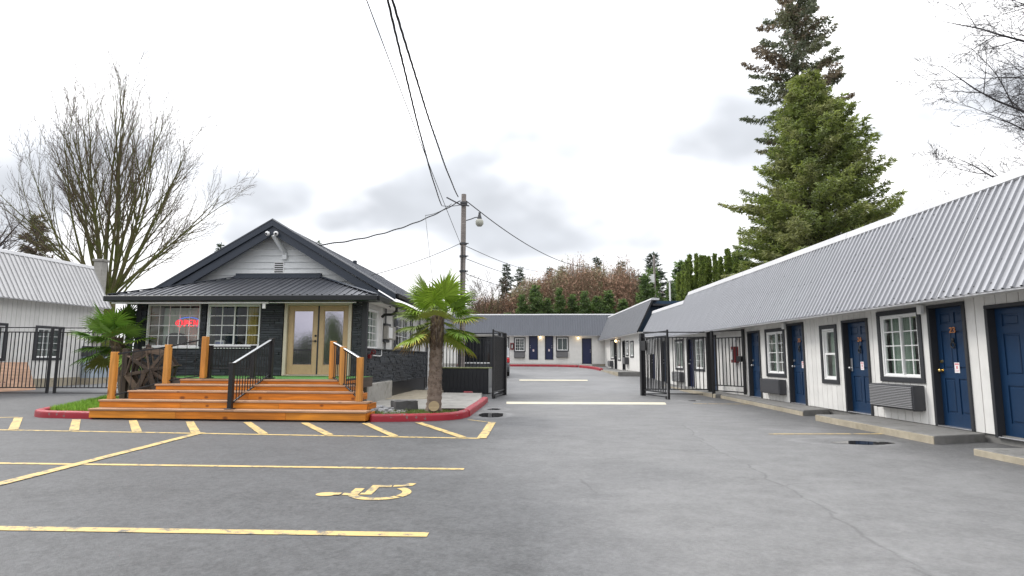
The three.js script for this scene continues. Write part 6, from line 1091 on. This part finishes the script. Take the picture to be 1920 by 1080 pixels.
conifer('conifer_tree', 'tip of a dark conifer showing above the left slope of the office roof', [-30.1, 0, -60], 'far', [1, 0.94], 0.3);
conifer('conifer_tree', 'tip of a dark conifer showing above the right slope of the office roof', [-20.0, 0, -60], 'far2', [1, 0.955], 1.3);
const FG = 'dark conifers on the skyline';
[[-0.6, 15.2, -85, 'far', 'leftmost of the dark skyline conifers right of the pole'], [1.35, 14.8, -86, 'far2', 'second dark skyline conifer from the left'], [5.7, 14.5, -84, 'far', 'slim dark skyline conifer left of the brown thicket top'], [7.8, 15.1, -87, 'far2', 'narrow pointed skyline conifer beside the brown thicket top'], [12.8, 16.4, -86, 'far', 'bushy dark conifer above the middle of the brown thicket'], [16.2, 15.6, -85, 'far2', 'small dark conifer above the right of the brown thicket'], [14.8, 12.3, -60, 'far', 'tall ragged conifer left of the green columns'], [3.6, 12.0, -88, 'far2', 'low dark conifer between the skyline pairs'], [19.5, 14, -88, 'far', 'dark conifer low behind the ragged tall one']].forEach(([x, h, z, k, l], i) => conifer('conifer_tree', l, [x, 0.7, z], k, [1.25 + 0.4 * hash2(i, 3, 4), (h - 0.7) / 14], i * 1.7, FG));
const CG = 'clipped green columns behind the right wing';
[[1271, 522, 'leftmost green column from the left in the row behind the right wing'], [1281, 506, 'second green column from the left in the row behind the right wing'], [1287, 498, 'third green column from the left in the row behind the right wing'], [1293, 488, 'fourth green column from the left in the row behind the right wing'], [1305, 486, 'fifth green column from the left in the row behind the right wing'], [1315, 489, 'sixth green column from the left in the row behind the right wing'], [1322, 490, 'seventh green column from the left in the row behind the right wing'], [1328, 491, 'eighth green column from the left in the row behind the right wing'], [1340, 486, 'ninth green column from the left in the row behind the right wing'], [1351, 492, 'tenth green column from the left in the row behind the right wing'], [1364, 477, 'eleventh green column from the left in the row behind the right wing', 0.35], [1379, 484, 'last green column from the left in the row behind the right wing']].forEach(([px, py, l, wide = 0], i) => { const z = -40 + 0.6 * (i % 3), x = (px - 957) / 1100 * -z * 1.014, h = 1.25 + (674 - py) / 1100 * -z * 1.03; conifer('column_cypress', l, [x, 0.6, z], 'column', [0.80 + 0.16 * (i % 2) + wide, (h - 0.6) / 8], i * 2.1, CG, 'cypress'); });
conifer('conifer_tree', 'rounded green conifer at the foot of the cedar', [15.7, 0.5, -39.5], 'young', [1.5, 1.16], 0.6);
conifer('conifer_tree', 'dark green conifer below the first green column', [13.0, 0.5, -47], 'young', [0.9, 1.0], 1.6);
conifer('conifer_tree', 'dark bushy conifer left of the first green column', [11.4, 0.5, -49], 'young', [1.25, 1.12], 2.6);
conifer('conifer_tree', 'broad green conifer filling the gap before the green columns', [14.6, 0.5, -50], 'young', [1.5, 1.3], 3.6);
conifer('conifer_tree', 'green conifer beside the far slim pole', [12.9, 0.5, -53], 'young', [1.4, 1.28], 4.4);
conifer('conifer_tree', 'loose green conifer behind the right end of the thicket', [15.5, 0.7, -66], 'far', [1.6, 0.72], 5.1);
// young conifers standing as a hedge behind the end wing
{ const r = rng(91), xs = [-2.2, -0.6, 0.8, 2.1, 3.2, 4.4, 5.6, 6.7, 7.9, 9.0, 10.2]; xs.forEach((x, i) => { const h = [4.2, 4.6, 6.3, 7.2, 6.0, 7.0, 6.4, 6.6, 6.2, 6.8, 5.9][i]; conifer('hedge_conifer', ['low', 'short', 'dark', 'tall', 'thin', 'bushy', 'rounded', 'pointed', 'middling', 'broad', 'rightmost'][i] + ' young green conifer in the hedge behind the end wing, number ' + ['one', 'two', 'three', 'four', 'five', 'six', 'seven', 'eight', 'nine', 'ten', 'eleven'][i] + ' from the left', [x + 0.3, 0.7, -54.5 - 1.2 * r()], 'young', [0.95 + 0.3 * r(), (h + 0.2) / 7], r() * 6, 'hedge of young conifers behind the end wing', 'conifer'); }); }
// brown winter thicket
{
  const r = rng(97), T = new Twigs(), L = new Leaves();
  const lobes = []; for (let i = 0; i < 46; i++) { const x = -3 + 19 * (i + r()) / 46, c = 1 - Math.pow((x - 8.8) / 10.5, 2) * 0.62; lobes.push([x, -60 - 9 * r(), 6.1 * (0.9 + 0.2 * r()) * Math.max(0.5, c) + 1.5, 1.6 + 1.3 * r(), r() < 0.35]); }
  for (const [x, z, h, w, red] of lobes) for (let k = 0; k < 300; k++) {
    const a = r() * 6.28, q = Math.sqrt(r()) * w, b = V(x + 0.25 * q * Math.cos(a), 0.8 + 2.5 * r(), z + 0.25 * q * Math.sin(a)), e = V(x + q * Math.cos(a), 1.0 + h * (0.45 + 0.75 * Math.sqrt(Math.max(0, 1 - (q / w) ** 2))) * (0.80 + 0.25 * r()) + 1.2, z + q * Math.sin(a)), m = b.clone().lerp(e, 0.5).add(V((r() - 0.5) * 0.5, 0.3, (r() - 0.5) * 0.5)); T.tube([b, m, e], [0.028, 0.02, 0.010], 3);
    const c = red ? [0.36, 0.215, 0.145] : (r() < 0.40 ? [0.24, 0.26, 0.12] : [0.36, 0.285, 0.195]);
    for (let j = 0; j < 13; j++) { const br = 0.55 + 0.9 * r(), p = m.clone().lerp(e, 0.1 + 0.95 * r()).add(V((r() - 0.5) * 0.5, (r() - 0.5) * 0.5, (r() - 0.5) * 0.5)), d = V(r() - 0.5, r() - 0.2, r() - 0.5).normalize().multiplyScalar(0.22 + 0.3 * r()), s = V(r() - 0.5, r() - 0.5, r() - 0.5).normalize().multiplyScalar(0.035); L.quad(p, d, s, [c[0] * br, c[1] * br, c[2] * br]); }
  }
  tag(mesh('thicket_twigs', T.geo(), M.drySprig), 'tangle of bare stems in the brown thicket beyond the end wing', 'thicket', null, 'stuff'); tag(mesh('thicket', L.geo(), M.leaf), 'russet brown winter thicket beyond the end wing', 'thicket', null, 'stuff');
}
bareTree('small pale leafless tree left of the brown thicket', [-3.2, 0.8, -58], { seed: 64, levels: 3, wob: 0.25, up: [0.05, 0.05, 0.02], kids: [9, 8, 6], from: [0.15, 0.2, 0.2], ang: [0.5, 0.6, 0.6], shrink: [0.5, 0.5, 0.5], thin: [0.55, 0.6, 0.7], min: 0.014, start(grow, r, big) { for (let i = 0; i < 6; i++) { const a = i * 2.4, q = 0.15 + 0.3 * r(); grow(V(0, 0, 0), V(Math.sin(q) * Math.cos(a), Math.cos(q), Math.sin(q) * Math.sin(a)), 7.4, 0.08, 0); } } });
bareTree('leafless tree among the skyline conifers right of the thicket', [14.6, 0.8, -72], { seed: 66, levels: 3, wob: 0.25, up: [0.05, 0.03, 0.02], kids: [9, 8, 6], from: [0.2, 0.2, 0.2], ang: [0.6, 0.6, 0.6], shrink: [0.5, 0.5, 0.5], thin: [0.55, 0.6, 0.7], min: 0.016, start(grow, r, big) { big.tube([V(0, 0, 0), V(0, 5, 0)], [0.25, 0.2], 8); for (let i = 0; i < 7; i++) { const a = i * 2.4, q = 0.25 + 0.45 * r(); grow(V(0, 4 + r(), 0), V(Math.sin(q) * Math.cos(a), Math.cos(q), Math.sin(q) * Math.sin(a)), 5.8, 0.09, 0); } } });
// across the street, behind the viewer: what the door glass mirrors
conifers.street = conifers.young;
Array.from({ length: 10 }, (_, i) => [-38 + i * 2.1, 35 + 1.5 * (i % 3), 0.58 + 0.12 * ((i * 7) % 4)]).forEach(([x, z, s], i) => conifer('street_shrub', 'evergreen shrub across the street behind the viewer', [x, 0, z], 'young', [1.5, s], i, 'shrubs across the street', 'shrub'));

renderer.render(scene, camera);
